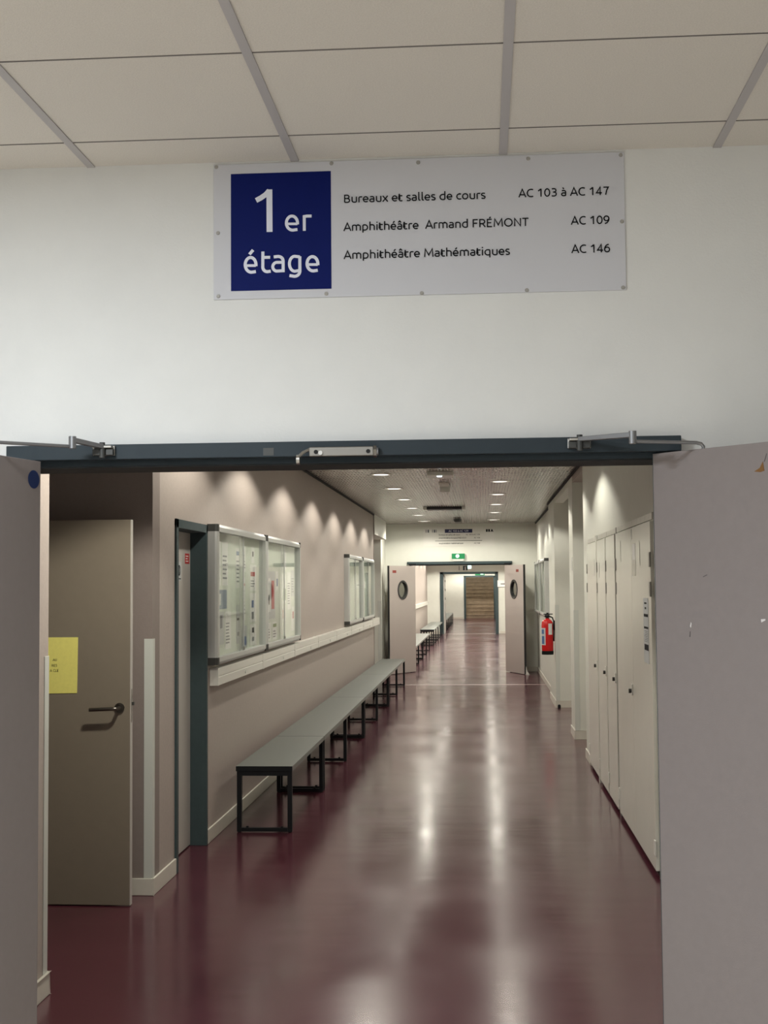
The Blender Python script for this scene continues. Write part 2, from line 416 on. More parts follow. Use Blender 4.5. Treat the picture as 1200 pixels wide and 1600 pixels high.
# ---- pen-stroke alphabet (cap height 0.7, x height 0.52), rounded humanist sans
def arc(cx, cy_, rx, ry, a0, a1, n=14):
    return [(cx + rx * math.cos(math.radians(a0 + (a1 - a0) * i / n)), cy_ + ry * math.sin(math.radians(a0 + (a1 - a0) * i / n))) for i in range(n + 1)]
_e = [[(0.06, 0.25)] + [(0.44, 0.25)] + arc(0.255, 0.26, 0.19, 0.225, 0, 180)[1:] + arc(0.27, 0.26, 0.205, 0.225, 180, 285) + [(0.43, 0.07)]]
_a = [[(0.09, 0.46), (0.15, 0.48), (0.23, 0.485)] + arc(0.26, 0.345, 0.14, 0.14, 90, 0) + [(0.40, 0.03)], [(0.40, 0.045), (0.25, 0.035)] + arc(0.21, 0.155, 0.14, 0.12, 270, 90) + [(0.40, 0.27)]]
GL = {
 'a': (0.50, _a), 'à': (0.50, _a + [[(0.16, 0.74), (0.26, 0.61)]]), 'â': (0.50, _a + [[(0.12, 0.61), (0.24, 0.74), (0.36, 0.61)]]),
 'e': (0.52, _e), 'é': (0.52, _e + [[(0.22, 0.60), (0.36, 0.74)]]),
 'c': (0.45, [[(0.41, 0.455), (0.33, 0.485), (0.27, 0.485)] + arc(0.27, 0.26, 0.205, 0.225, 90, 270) + [(0.33, 0.035), (0.42, 0.065)]]),
 'o': (0.57, [arc(0.285, 0.26, 0.215, 0.225, 0, 360, 28)]),
 's': (0.41, [[(0.35, 0.455), (0.27, 0.485), (0.19, 0.485)] + arc(0.18, 0.375, 0.11, 0.11, 90, 215)[1:] + [(0.20, 0.27), (0.28, 0.22)] + arc(0.245, 0.14, 0.105, 0.105, 40, -90) + [(0.14, 0.035), (0.06, 0.065)]]),
 'n': (0.56, [[(0.10, 0.0), (0.10, 0.47)], [(0.10, 0.465), (0.20, 0.485), (0.27, 0.485)] + arc(0.29, 0.32, 0.17, 0.165, 90, 0) + [(0.46, 0.0)]]),
 'm': (0.85, [[(0.10, 0.0), (0.10, 0.47)], [(0.10, 0.465), (0.20, 0.485), (0.26, 0.485)] + arc(0.28, 0.34, 0.145, 0.145, 90, 0) + [(0.425, 0.0)], [(0.42, 0.44), (0.52, 0.485), (0.60, 0.485)] + arc(0.60, 0.34, 0.15, 0.145, 90, 0) + [(0.75, 0.0)]]),
 'h': (0.56, [[(0.10, 0.0), (0.10, 0.77)], [(0.10, 0.45), (0.20, 0.485), (0.27, 0.485)] + arc(0.29, 0.32, 0.17, 0.165, 90, 0) + [(0.46, 0.0)]]),
 'u': (0.56, [[(0.46, 0.52), (0.46, 0.05)], [(0.46, 0.055), (0.36, 0.035), (0.29, 0.035)] + arc(0.27, 0.20, 0.17, 0.165, 270, 180) + [(0.10, 0.52)]]),
 'r': (0.38, [[(0.10, 0.0), (0.10, 0.46)], [(0.10, 0.455), (0.19, 0.48), (0.28, 0.485), (0.37, 0.475)]]),
 'i': (0.22, [[(0.11, 0.0), (0.11, 0.52)], [(0.11, 0.64), (0.11, 0.74)]]),
 'l': (0.26, [[(0.10, 0.77), (0.10, 0.14), (0.12, 0.07), (0.17, 0.04), (0.24, 0.035)]]),
 't': (0.39, [[(0.10, 0.66), (0.10, 0.16)] + arc(0.225, 0.16, 0.125, 0.125, 180, 270) + [(0.28, 0.035), (0.36, 0.055)], [(0.10, 0.48), (0.36, 0.48)]]),
 'd': (0.58, [[(0.47, 0.77), (0.47, 0.05)], [(0.47, 0.055), (0.37, 0.035), (0.30, 0.035)] + arc(0.29, 0.26, 0.21, 0.225, 270, 90) + [(0.38, 0.485), (0.47, 0.45)]]),
 'p': (0.58, [[(0.10, -0.19), (0.10, 0.47)], [(0.10, 0.465), (0.20, 0.485), (0.27, 0.485)] + arc(0.28, 0.26, 0.21, 0.225, 90, -90) + [(0.19, 0.035), (0.10, 0.07)]]),
 'q': (0.58, [[(0.47, -0.19), (0.47, 0.47)], [(0.47, 0.465), (0.37, 0.485), (0.30, 0.485)] + arc(0.29, 0.26, 0.21, 0.225, 90, 270) + [(0.38, 0.035), (0.47, 0.07)]]),
 'g': (0.57, [[(0.45, 0.47), (0.45, -0.02)] + arc(0.30, -0.02, 0.15, 0.135, 0, -90) + [(0.18, -0.15), (0.09, -0.12)], [(0.45, 0.465), (0.36, 0.485), (0.29, 0.485)] + arc(0.28, 0.26, 0.21, 0.225, 90, 270) + [(0.36, 0.035), (0.45, 0.07)]]),
 'x': (0.50, [[(0.04, 0.52), (0.46, 0.0)], [(0.46, 0.52), (0.04, 0.0)]]),
 'A': (0.64, [[(0.03, 0.0), (0.32, 0.70), (0.61, 0.0)], [(0.14, 0.22), (0.50, 0.22)]]),
 'B': (0.61, [[(0.11, 0.035), (0.11, 0.665), (0.30, 0.665)] + arc(0.31, 0.52, 0.16, 0.145, 90, -90) + [(0.11, 0.37)], [(0.30, 0.37)] + arc(0.33, 0.20, 0.19, 0.165, 90, -90) + [(0.11, 0.035)]]),
 'C': (0.61, [[(0.57, 0.62), (0.48, 0.665), (0.40, 0.668)] + arc(0.38, 0.35, 0.30, 0.318, 90, 270) + [(0.48, 0.035), (0.58, 0.075)]]),
 'F': (0.53, [[(0.11, 0.0), (0.11, 0.665), (0.49, 0.665)], [(0.11, 0.36), (0.44, 0.36)]]),
 'R': (0.61, [[(0.11, 0.0), (0.11, 0.665), (0.30, 0.665)] + arc(0.31, 0.485, 0.20, 0.18, 90, -90) + [(0.11, 0.305)], [(0.33, 0.31), (0.56, 0.0)]]),
 'É': (0.56, [[(0.49, 0.035), (0.11, 0.035), (0.11, 0.665), (0.48, 0.665)], [(0.11, 0.37), (0.43, 0.37)], [(0.26, 0.76), (0.38, 0.88)]]),
 'E': (0.56, [[(0.49, 0.035), (0.11, 0.035), (0.11, 0.665), (0.48, 0.665)], [(0.11, 0.37), (0.43, 0.37)]]),
 'M': (0.86, [[(0.09, 0.0), (0.14, 0.70), (0.43, 0.16), (0.72, 0.70), (0.77, 0.0)]]),
 'N': (0.70, [[(0.11, 0.0), (0.11, 0.68), (0.59, 0.02), (0.59, 0.70)]]),
 'O': (0.78, [arc(0.39, 0.35, 0.31, 0.318, 0, 360, 30)]),
 'T': (0.56, [[(0.02, 0.665), (0.54, 0.665)], [(0.28, 0.66), (0.28, 0.0)]]),
 'U': (0.67, [[(0.10, 0.70), (0.10, 0.26)] + arc(0.335, 0.26, 0.235, 0.228, 180, 360) + [(0.57, 0.70)]]),
 'L': (0.51, [[(0.11, 0.70), (0.11, 0.035), (0.48, 0.035)]]),
 'S': (0.52, [[(0.45, 0.63), (0.36, 0.668), (0.27, 0.668)] + arc(0.24, 0.52, 0.155, 0.148, 90, 225)[1:] + [(0.20, 0.39), (0.34, 0.32)] + arc(0.28, 0.19, 0.17, 0.155, 45, -90) + [(0.16, 0.035), (0.05, 0.08)]]),
 'H': (0.70, [[(0.11, 0.0), (0.11, 0.70)], [(0.59, 0.0), (0.59, 0.70)], [(0.11, 0.37), (0.59, 0.37)]]),
 'I': (0.24, [[(0.12, 0.0), (0.12, 0.70)]]),
 '0': (0.56, [arc(0.28, 0.35, 0.205, 0.318, 0, 360, 28)]),
 '1': (0.56, [[(0.10, 0.50), (0.22, 0.58), (0.33, 0.68)], [(0.34, 0.70), (0.34, 0.0)]]),
 '2': (0.56, [[(0.09, 0.60), (0.18, 0.66), (0.26, 0.668)] + arc(0.27, 0.50, 0.17, 0.168, 90, -30)[1:] + [(0.30, 0.26), (0.10, 0.05)], [(0.09, 0.035), (0.48, 0.035)]]),
 '3': (0.56, [[(0.09, 0.64), (0.20, 0.668), (0.26, 0.668)] + arc(0.27, 0.52, 0.16, 0.148, 90, -90) + [(0.18, 0.372)], [(0.26, 0.372)] + arc(0.27, 0.203, 0.185, 0.168, 90, -90) + [(0.18, 0.035), (0.07, 0.06)]]),
 '4': (0.56, [[(0.38, 0.0), (0.38, 0.69), (0.06, 0.19), (0.52, 0.19)]]),
 '6': (0.56, [[(0.43, 0.67)] + arc(0.44, 0.25, 0.36, 0.42, 95, 178) + arc(0.285, 0.235, 0.205, 0.20, 180, 540, 26)]),
 '7': (0.56, [[(0.07, 0.665), (0.48, 0.665), (0.34, 0.40), (0.25, 0.0)]]),
 '9': (0.56, [[(0.13, 0.03)] + arc(0.12, 0.45, 0.36, 0.42, -85, -2) + arc(0.275, 0.465, 0.205, 0.20, 0, 360, 26)]),
 ' ': (0.24, []),
}
def text(mb, string, u0, u1, v, scale, place, pen=0.085, align='fit', tracking=0.02):
    """strokes of a string between u0 and u1 (stretched to fit) on baseline v; scale = cap height"""
    k = scale / 0.7
    adv = sum(GL[c][0] + tracking for c in string) - tracking
    kx = (u1 - u0) / adv if align == 'fit' else k
    u = u0 if align != 'right' else u1 - adv * kx
    for c in string:
        wd, strokes = GL[c]
        for st in strokes:
            mb.ribbon([(u + p[0] * kx, v + p[1] * k) for p in st], pen * k, place)
        u += (wd + tracking) * kx
    return mb

# ------------------------------------------------------------------ dimensions
D = 3.74                    # front face of the wall with the near doorway
CEIL_L = 2.881              # lobby ceiling
CEIL = 2.83                 # corridor ceiling
XL, XR = -1.79, 0.97        # corridor walls
OX0, OX1, OZ = -1.36, 0.555, 2.02   # near doorway
Y2, Y3, Y4 = 25.45, 45.0, 65.0      # second, third, last cross walls

# ------------------------------------------------------------------ floor and ceilings
struct('floor', M['floor'], (-4.2, 3.2, D + 0.08, 72.0, -0.12, 0.0))
struct('floor', M['lobby_floor'], (-4.2, 3.2, -4.0, D + 0.08, -0.12, 0.0))
lobby_ceiling = struct('ceiling', M['tile'], (-4.0, 3.0, -3.8, D, CEIL_L, CEIL_L + 0.08))
tees = MB()
for x in (-3.527, -2.927, -2.327, -1.727, -1.127, -0.527, 0.073, 0.675, 1.275, 1.875, 2.475):
    tees.box(x - 0.0115, x + 0.0115, -3.8, D, CEIL_L - 0.004, CEIL_L)
o = tees.build('trim_1', M['tee']); o['kind'] = 'structure'
seams = MB()
yy = 3.53
while yy > -3.6:
    seams.box(-4.0, 3.0, yy - 0.0022, yy + 0.0022, CEIL_L - 0.0015, CEIL_L)
    yy -= 0.567
o = seams.build('trim_2', M['seam']); o['kind'] = 'structure'
struct('ceiling', M['perforated'], (-3.2, 2.0, D + 0.17, Y4, CEIL, CEIL + 0.08))
struct('ceiling', M['perforated'], (-2.6, 2.0, Y4 + 0.15, 72.0, CEIL + 0.9, CEIL + 0.98))

# ------------------------------------------------------------------ walls
struct('wall_front', M['lobby_wall'],
       (-4.0, OX0, D, D + 0.17, 0, CEIL_L + 0.08), (OX1, 3.0, D, D + 0.17, 0, CEIL_L + 0.08), (OX0, OX1, D, D + 0.17, OZ, CEIL_L + 0.08))
struct('wall_lobby_left', M['lobby_wall'], (-4.2, -4.0, -4.0, D + 0.17, 0, 2.96))
struct('wall_lobby_right', M['lobby_wall'], (3.0, 3.2, -4.0, D + 0.17, 0, 2.96))
struct('wall_back', M['lobby_wall'], (-4.0, 3.0, -4.0, -3.8, 0, 2.96))
# left side of the corridor
struct('wall_left', M['taupe_wall'], (XL - 0.16, XL, D + 0.17, 5.37, 0, CEIL))                 # stub before the alcove
struct('wall_left', M['taupe_wall'], (-3.0, -2.84, D + 0.17, 7.1, 0, CEIL))                    # back of the alcove
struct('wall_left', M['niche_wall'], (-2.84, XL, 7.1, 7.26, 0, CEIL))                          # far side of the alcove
LD0, LD1, LDZ = 7.62, 8.50, 2.05                                                               # grey door in the left wall
struct('wall_left', M['taupe_wall'], (XL - 0.16, XL, 7.26, LD0, 0, CEIL), (XL - 0.16, XL, LD1, 21.77, 0, CEIL), (XL - 0.16, XL, LD0, LD1, LDZ, CEIL))
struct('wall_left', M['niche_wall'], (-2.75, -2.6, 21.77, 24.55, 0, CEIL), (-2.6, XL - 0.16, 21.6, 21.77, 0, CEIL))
struct('wall_left', M['cream_wall'], (-2.6, -1.87, 24.4, Y2, 0, CEIL))
struct('wall_left', M['cream_wall'], (-1.97, -1.77, 21.79, 24.4, 2.50, CEIL))                  # header over the recess
struct('wall_left', M['taupe_wall'], (-2.04, -1.88, Y2 + 0.16, Y4, 0, CEIL))
# right side of the corridor
struct('wall_right', M['cream_wall'], (0.985, 1.15, D + 0.17, 7.6, 0, CEIL), (0.985, 1.15, 7.6, 12.26, 0, CEIL), (0.97, 1.15, 12.26, 12.82, 0, CEIL), (0.97, 0.985, D + 0.17, 12.26, 2.058, CEIL), (0.97, 0.985, D + 0.17, 7.6, 0, 2.058))
struct('wall_right', M['cream_wall'], (1.75, 1.9, 12.82, 18.0, 0, CEIL), (1.15, 1.75, 12.66, 12.82, 0, CEIL))
struct('wall_right', M['cream_wall'], (0.97, 1.75, 14.34, 14.95, 0, CEIL))
struct('wall_right', M['cream_wall'], (0.97, 1.75, 18.0, 19.5, 0, CEIL))
struct('wall_right', M['cream_wall'], (1.03, 1.2, 19.5, Y2, 0, CEIL))
struct('wall_right', M['taupe_wall'], (0.975, 1.10, 12.82, 14.34, 2.745, CEIL))
struct('wall_right', M['cream_wall'], (0.975, 1.10, 14.95, 18.0, 2.745, CEIL))
struct('wall_right', M['cream_wall'], (1.03, 1.2, Y2 + 0.16, Y4, 0, CEIL))
# cross walls with double doorways
F0, F1, FZ = -1.40, 0.53, 2.05
struct('wall_end', M['cream_wall'], (-2.6, F0, Y2, Y2 + 0.16, 0, CEIL), (F1, 1.2, Y2, Y2 + 0.16, 0, CEIL), (F0, F1, Y2, Y2 + 0.16, FZ, CEIL))
struct('wall_end', M['cream_wall'], (-1.88, -1.42, Y3, Y3 + 0.16, 0, CEIL), (0.50, 1.03, Y3, Y3 + 0.16, 0, CEIL), (-1.42, 0.50, Y3, Y3 + 0.16, 2.07, CEIL))
struct('wall_end', M['cream_wall'], (-2.1, -0.90, Y4, Y4 + 0.15, 0, 3.73), (0.61, 1.6, Y4, Y4 + 0.15, 0, 3.73), (-0.90, 0.61, Y4, Y4 + 0.15, 2.08, 3.73))
struct('wall_end', M['cream_wall'], (-2.1, -1.95, Y4 + 0.15, 71.85, 0, 3.73), (1.45, 1.6, Y4 + 0.15, 71.85, 0, 3.73), (-2.1, 1.6, 71.85, 72.0, 0, 3.73))

# dark strips painted in as shadow gaps where the ceiling meets the walls, and the end trim of the left wall
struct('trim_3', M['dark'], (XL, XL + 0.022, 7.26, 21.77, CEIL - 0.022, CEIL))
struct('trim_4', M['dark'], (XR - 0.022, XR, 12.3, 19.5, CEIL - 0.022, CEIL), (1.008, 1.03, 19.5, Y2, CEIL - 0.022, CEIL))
struct('trim_5', M['niche_wall'], (XL - 0.02, XL + 0.006, 21.77, 21.79, 0, CEIL))

# baseboards
BH = 0.092
def board(side, *b):
    return struct('baseboard_' + side, M['skirting'], *b, bevel=0.004)
board('left', (XL, XL + 0.013, D + 0.17, 5.383, 0, BH), (XL - 0.16, XL + 0.013, 5.37, 5.383, 0, BH))
board('left', (-2.84, XL + 0.013, 7.087, 7.1, 0, BH), (XL, XL + 0.013, 7.087, LD0 - 0.002, 0, BH))
board('left', (XL, XL + 0.013, LD1 + 0.002, 21.77, 0, BH))
board('left', (-1.88, -1.867, Y2 + 0.2, Y3, 0, BH))
board('right', (0.957, 0.97, 12.27, 12.83, 0, BH))
board('right', (0.957, 0.97, 14.327, 14.95, 0, BH), (0.957, 1.75, 14.327, 14.34, 0, BH))
board('right', (0.957, 0.97, 17.987, 19.513, 0, BH), (0.957, 1.75, 17.987, 18.0, 0, BH))
board('right', (1.017, 1.03, 19.513, Y2, 0, BH))
board('end', (0.55, 1.017, Y2 - 0.013, Y2, 0, BH), (-1.87, -1.43, Y2 - 0.013, Y2, 0, BH))
board('end', (0.55, 1.03, Y3 - 0.013, Y3, 0, BH), (-1.867, -1.46, Y3 - 0.013, Y3, 0, BH))
board('end', (-1.95, -0.97, Y4 - 0.013, Y4, 0, BH))

# pale joint strip let into the floor
tag(box('floor_joint_strip', M['floor_line'], -1.32, 1.03, 22.07, 22.13, 0.0, 0.002), 'thin pale strip across the burgundy floor before the far double doors', 'floor strip')
tag(box('floor_joint_strip', M['floor_line'], -1.36, 0.46, Y3 + 0.02, Y3 + 0.09, 0.0, 0.002), 'thin pale threshold strip in the third doorway deep in the corridor', 'floor strip')

# ------------------------------------------------------------------ near door frame and leaves
fr = MB()
fr.box(-1.361, 0.553, 3.70, D, 2.016, 2.059)
fr.box(OX0, OX1, D, D + 0.20, 2.0, OZ)
fr.box(OX0, OX0 + 0.028, 3.715, D + 0.11, 0, 2.016)
fr.box(OX1 - 0.028, OX1, 3.715, D + 0.11, 0, 2.016)
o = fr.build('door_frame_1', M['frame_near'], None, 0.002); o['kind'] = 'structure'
so = box('soffit_shade', M['dark'], OX0 + 0.03, OX1 - 0.03, D + 0.002, D + 0.175, 1.996, 2.0); so.parent = o  # dark strip painted as the unlit underside of the header
box('tape_residue', M['cap'], -0.615, -0.585, 3.699, 3.70, 2.02, 2.042).parent = o

def leaf_matrix(px, py, ux, uy):
    """local x runs along the leaf from the hinge, local y is the thickness behind the visible face, local z is up"""
    u = Vector((ux, uy, 0)).normalized()
    n = Vector((-u.y, u.x, 0))
    return Matrix(((u.x, n.x, 0, px), (u.y, n.y, 0, py), (0, 0, 1, 0), (0, 0, 0, 1)))

def leaf(name, mt, width, height, material, flip):
    t = bpy.data.objects.new(name, None)
    COL.objects.link(t)
    t['kind'] = 'structure'
    t.location = mt.translation
    MATRIX[t.name] = Matrix.Translation(mt.translation)
    s = -1 if flip else 1
    MB().box(0, width, 0, s * 0.042, 0.008, height, mt).build('leaf', material, t, 0.0015)
    return t, s

# left leaf: folded back past a right angle, right leaf: about 135 degrees
ml = leaf_matrix(-1.256, 3.688, -0.226, -0.974)
dl, s1 = leaf('door_1', ml, 0.93, 2.012, M['door'], True)
MB().box(-0.0012, 0.0, 0.0, -0.042, 0.008, 2.012, ml).build('edge_band', M['door'], dl)
st = MB()
c0 = Vector((0.02, 0.0006, 1.965))
ang = [2 * PI * i / 28 for i in range(28)]
ring = [ml @ Vector((0.035 + 0.029 * math.cos(a), 0.001, 1.958 + 0.026 * math.sin(a))) for a in ang]
st.add(ring, [tuple(range(28))])
st.build('sticker', M['sticker_blue'], dl)['label'] = 'round blue sticker'
mr = leaf_matrix(0.478, 3.733, 0.68, -0.73)
drr, s2 = leaf('door_2', mr, 0.93, 2.012, M['door'], False)
MB().box(-0.0012, 0.0, 0.0, 0.042, 0.008, 2.012, mr).build('edge_band', M['frame'], drr)
def decal(points, material, name, parent, mtx, off=-0.0009):
    b = MB()
    n = len(points)
    b.add([mtx @ Vector((u, off, v)) for u, v in points] + [mtx @ Vector((u, -0.0001, v)) for u, v in points],
          [tuple(range(n))] + [(i, (i + 1) % n, n + (i + 1) % n, n + i) for i in range(n)])
    return b.build(name, material, parent)
# ------------------------------------------------------------------ wayfinding sign over the doorway
sg = thing('wayfinding_sign', 'wide white floor directory sign with a blue square, above the near doorway', 'sign', (-0.17, D, 2.476))
box('panel', M['sign_white'], -0.764, 0.414, D - 0.005, D, 2.477, 2.873, sg, 0.001)
box('blue_square', M['sign_blue'], -0.713, -0.422, D - 0.0062, D - 0.005, 2.501, 2.8435, sg)
front = lambda u, v: (u, D - 0.0068, v)
t1 = MB()
def PX(X, Y):
    return (-0.713 + (X - 205) / 782 * 0.291, 2.8435 - (Y + 0.0255 * (X - 205) - 216) / 910 * 0.3425)
def line(*p): return [PX(*q) for q in p]
def parc(cx, cy_, rx, ry, a0, a1, n=18): return [PX(cx + rx * math.cos(math.radians(a0 + (a1 - a0) * i / n)), cy_ - ry * math.sin(math.radians(a0 + (a1 - a0) * i / n))) for i in range(n + 1)]
K = 0.291 / 782
t1.ribbon(line((507, 338), (508, 668)), 46 * K, front)
t1.ribbon(line((403, 423), (440, 404), (478, 378), (508, 346)), 40 * K, front)
def big_e(mb, x0, x1, y0, y1, wd):
    c, r = (x0 + x1) / 2, (x1 - x0 - wd) / 2
    ym = (y0 + y1) / 2; ry = (y1 - y0 - wd) / 2
    mb.ribbon(line((x0 + wd * 0.6, ym + 6), (x1 - wd * 0.55, ym + 6)), wd * 0.86 * K, front)
    mb.ribbon([PX(x1 - wd / 2, ym + wd * 0.45)] + parc(c, ym, r, ry, 0, 180) + parc(c + 6, ym, r + 6, ry, 180, 278)[1:] + line((x1 - wd * 0.55, y1 - wd * 0.72)), wd * K, front)
big_e(t1, 628, 738, 534, 666, 23)
t1.ribbon(line((779, 660), (779, 541)), 23 * K, front)
t1.ribbon(line((770, 551), (800, 546), (836, 546)), 23 * K, front)
big_e(t1, 305, 413, 854, 992, 24)
t1.ribbon(line((350, 842), (379, 808)), 24 * K, front)
t1.ribbon(line((455, 820), (454, 938)) + parc(490, 940, 36, 36, 180, 270)[1:] + line((516, 972)), 24 * K, front)
t1.ribbon(line((455, 866), (512, 865)), 23 * K, front)
t1.ribbon(line((540, 862), (575, 858)) + parc(578, 895, 35, 36, 90, 0)[1:] + line((613, 980)), 24 * K, front)
t1.ribbon(line((613, 968), (575, 971)) + parc(566, 938, 34, 34, 270, 90)[1:] + line((613, 904)), 23 * K, front)
t1.ribbon(line((743, 858), (743, 975)) + parc(700, 972, 43, 40, 0, -90)[1:] + line((662, 1006)), 24 * K, front)
t1.ribbon(line((743, 862), (705, 857)) + parc(704, 915, 42, 58, 90, 270)[1:] + line((743, 966)), 23 * K, front)
big_e(t1, 787, 895, 848, 982, 24)
t1.build('white_lettering', M['sign_letter'], sg)
t2 = MB()
CAPH = 0.0232
for s_, u0, u1, v in (('Bureaux et salles de cours', -0.386, 0.022, 2.749), ('AC 103 à AC 147', 0.115, 0.371, 2.750),
                      ('Amphithéâtre  Armand FRÉMONT', -0.386, 0.143, 2.667), ('AC 109', 0.262, 0.371, 2.667),
                      ('Amphithéâtre Mathématiques', -0.386, 0.089, 2.5855), ('AC 146', 0.262, 0.371, 2.5855)):
    t2 = MB()
    text(t2, s_, u0, u1, v, CAPH, front, pen=0.108)
    t2.build('black_lettering', M['ink'], sg)
for px_, pz_ in ((-0.756, 2.866), (-0.42, 2.866), (-0.17, 2.861), (0.144, 2.862), (0.405, 2.864), (-0.751, 2.672), (0.405, 2.673), (-0.75, 2.487), (-0.437, 2.487), (-0.163, 2.482), (0.135, 2.483), (0.405, 2.484)):
    MB().cyl((px_, D - 0.005, pz_), (px_, D - 0.0085, pz_), 0.0058, 0.0045, 16).build('screw', M['screw'], sg)

# ------------------------------------------------------------------ door closers and coordinator on the near frame
def closer(label, bx, elbow, tip):
    t = thing('door_closer_arm', label, 'door closer', (bx, 3.70, 2.04))
    MB().box(bx - 0.032, bx + 0.032, 3.690, 3.70, 2.026, 2.054).box(bx - 0.028, bx + 0.028, 3.668, 3.69, 2.046, 2.053).build('mounting_plate', M['steel'], t, 0.0015)
    MB().cyl((bx, 3.674, 2.018), (bx, 3.674, 2.062), 0.008).build('pivot_bolt', M['cap'], t)
    MB().box(bx - 0.03, bx - 0.008, 3.678, 3.692, 2.026, 2.045).box(bx + 0.008, bx + 0.03, 3.678, 3.692, 2.026, 2.045).build('lug', M['cap'], t, 0.002)
    e = Vector(elbow)
    p = Vector((bx, 3.674, 2.05))
    d = (e - p); d.z = 0; d.normalize()
    n = Vector((-d.y, d.x, 0)) * 0.009
    arm = MB()
    a0, a1 = p, e
    vs = []
    for q, h in ((a0, 0.006), (a1, 0.007)):
        vs += [q + n + Vector((0, 0, -h)), q - n + Vector((0, 0, -h)), q - n + Vector((0, 0, h)), q + n + Vector((0, 0, h))]
    arm.add(vs, ((0, 1, 2, 3), (7, 6, 5, 4), (0, 4, 5, 1), (1, 5, 6, 2), (2, 6, 7, 3), (3, 7, 4, 0)))
    arm.build('main_arm', M['closer'], t, 0.0015)
    MB().cyl(e + Vector((0, 0, -0.024)), e + Vector((0, 0, 0.010)), 0.0105).build('elbow_joint', M['closer'], t)
    r0 = e + Vector((0, 0, -0.018))
    tp = Vector(tip)
    top = Vector((tp.x, tp.y, r0.z - 0.002))
    dd = (top - r0).normalized()
    MB().tube([r0, top - dd * 0.02, top - dd * 0.006 + Vector((0, 0, -0.003)), top + Vector((0, 0, -0.010)), tp], 0.0048).build('forearm_rod', M['closer'], t)
    return t
closer('bent steel door closer arm at the left end of the near door header', -1.072, (-1.135, 3.60, 2.062), (-1.40, 3.36, 2.008))
closer('bent steel door closer arm at the right end of the near door header', 0.272, (0.405, 3.57, 2.048), (0.598, 3.612, 2.004))
co = thing('door_coordinator', 'stainless door coordinator bar with roller lever, centre of the near header', 'door coordinator', (-0.39, 3.70, 2.03))
MB().box(-0.482, -0.30, 3.678, 3.70, 2.014, 2.040).build('bar', M['nickel'], co, 0.002)
MB().cyl((-0.30, 3.688, 2.026), (-0.292, 3.688, 2.026), 0.017, n=6).build('end_nut', M['nickel'], co)
MB().cyl((-0.296, 3.688, 2.026), (-0.287, 3.688, 2.026), 0.011, n=12).build('end_cap', M['closer'], co)
MB().tube([(-0.480, 3.684, 2.034), (-0.498, 3.672, 2.024), (-0.511, 3.668, 2.012)], 0.0045).build('lever', M['steel'], co)
MB().cyl((-0.515, 3.668, 2.004), (-0.506, 3.668, 2.004), 0.014, n=22).build('roller', M['steel'], co)
MB().cyl((-0.462, 3.676, 2.026), (-0.462, 3.68, 2.026), 0.006, n=14).build('screw_hole', M['dark'], co)
MB().cyl((-0.315, 3.676, 2.026), (-0.315, 3.68, 2.026), 0.006, n=14).build('screw_hole', M['dark'], co)
MB().cyl((-0.449, 3.672, 2.023), (-0.449, 3.68, 2.023), 0.006, n=14).build('adjuster', M['steel'], co)

# wear on the right leaf
u1_ = lambda x, z: (x, z)
decal([(0.335, 1.938), (0.352, 1.946), (0.362, 1.962), (0.364, 1.952), (0.366, 1.938), (0.354, 1.935)], M['scar'], 'wood_scar', drr, mr)['label'] = 'orange brown bare wood scar'
decal([(0.3655, 1.962), (0.3735, 1.982), (0.3745, 1.980), (0.3670, 1.961)], M['scuff'], 'scratch', drr, mr)
decal([(0.345, 1.556), (0.358, 1.557), (0.358, 1.553), (0.346, 1.548)], M['chip'], 'paint_chip', drr, mr)
decal([(0.378, 1.586), (0.392, 1.586), (0.392, 1.579), (0.378, 1.580)], M['chip'], 'paint_chip', drr, mr)
decal([(0.118, 1.533), (0.121, 1.545), (0.123, 1.542), (0.121, 1.530)], M['chip'], 'paint_chip', drr, mr)
decal([(0.115, 1.505), (0.117, 1.52), (0.119, 1.52), (0.118, 1.505)], M['scuff'], 'scratch', drr, mr)
decal([(0.165, 1.668), (0.178, 1.673), (0.178, 1.671), (0.165, 1.666)], M['scuff'], 'scratch', drr, mr)

# ------------------------------------------------------------------ lobby ceiling panels
def panel(label, cx, cy_, watts):
    t = thing('ceiling_light_panel', label, 'ceiling light', (cx, cy_, CEIL_L))
    z = CEIL_L
    MB().box(cx - 0.29, cx + 0.29, cy_ - 0.275, cy_ - 0.26, z - 0.012, z).box(cx - 0.29, cx + 0.29, cy_ + 0.26, cy_ + 0.275, z - 0.012, z).box(cx - 0.29, cx - 0.275, cy_ - 0.26, cy_ + 0.26, z - 0.012, z).box(cx + 0.275, cx + 0.29, cy_ - 0.26, cy_ + 0.26, z - 0.012, z).build('frame', M['plastic_white'], t)
    MB().box(cx - 0.275, cx + 0.275, cy_ - 0.26, cy_ + 0.26, z - 0.008, z).build('lens', M['panel_lens'], t)
    L = bpy.data.lights.new('panel_lamp', 'AREA')
    L.shape = 'RECTANGLE'; L.size = 0.54; L.size_y = 0.51
    L.energy = watts; L.color = LOBBY_COL
    lo = bpy.data.objects.new('panel_lamp', L)
    COL.objects.link(lo)
    lo.parent = t
    lo.location = (0, 0, -0.014)
    return t
panel('square ceiling light panel over the lobby, left of the doorway', -1.427, 1.83, LOBBY_W)
panel('added unseen fill light panel over the lobby, behind the viewer at left', -1.43, -1.29, LOBBY_FILL_W)  # added out of view to lift the ambient light in the lobby
panel('added unseen fill light panel over the lobby, behind the viewer at centre', -0.227, -1.29, LOBBY_FILL_W)  # second added fill panel, also out of view

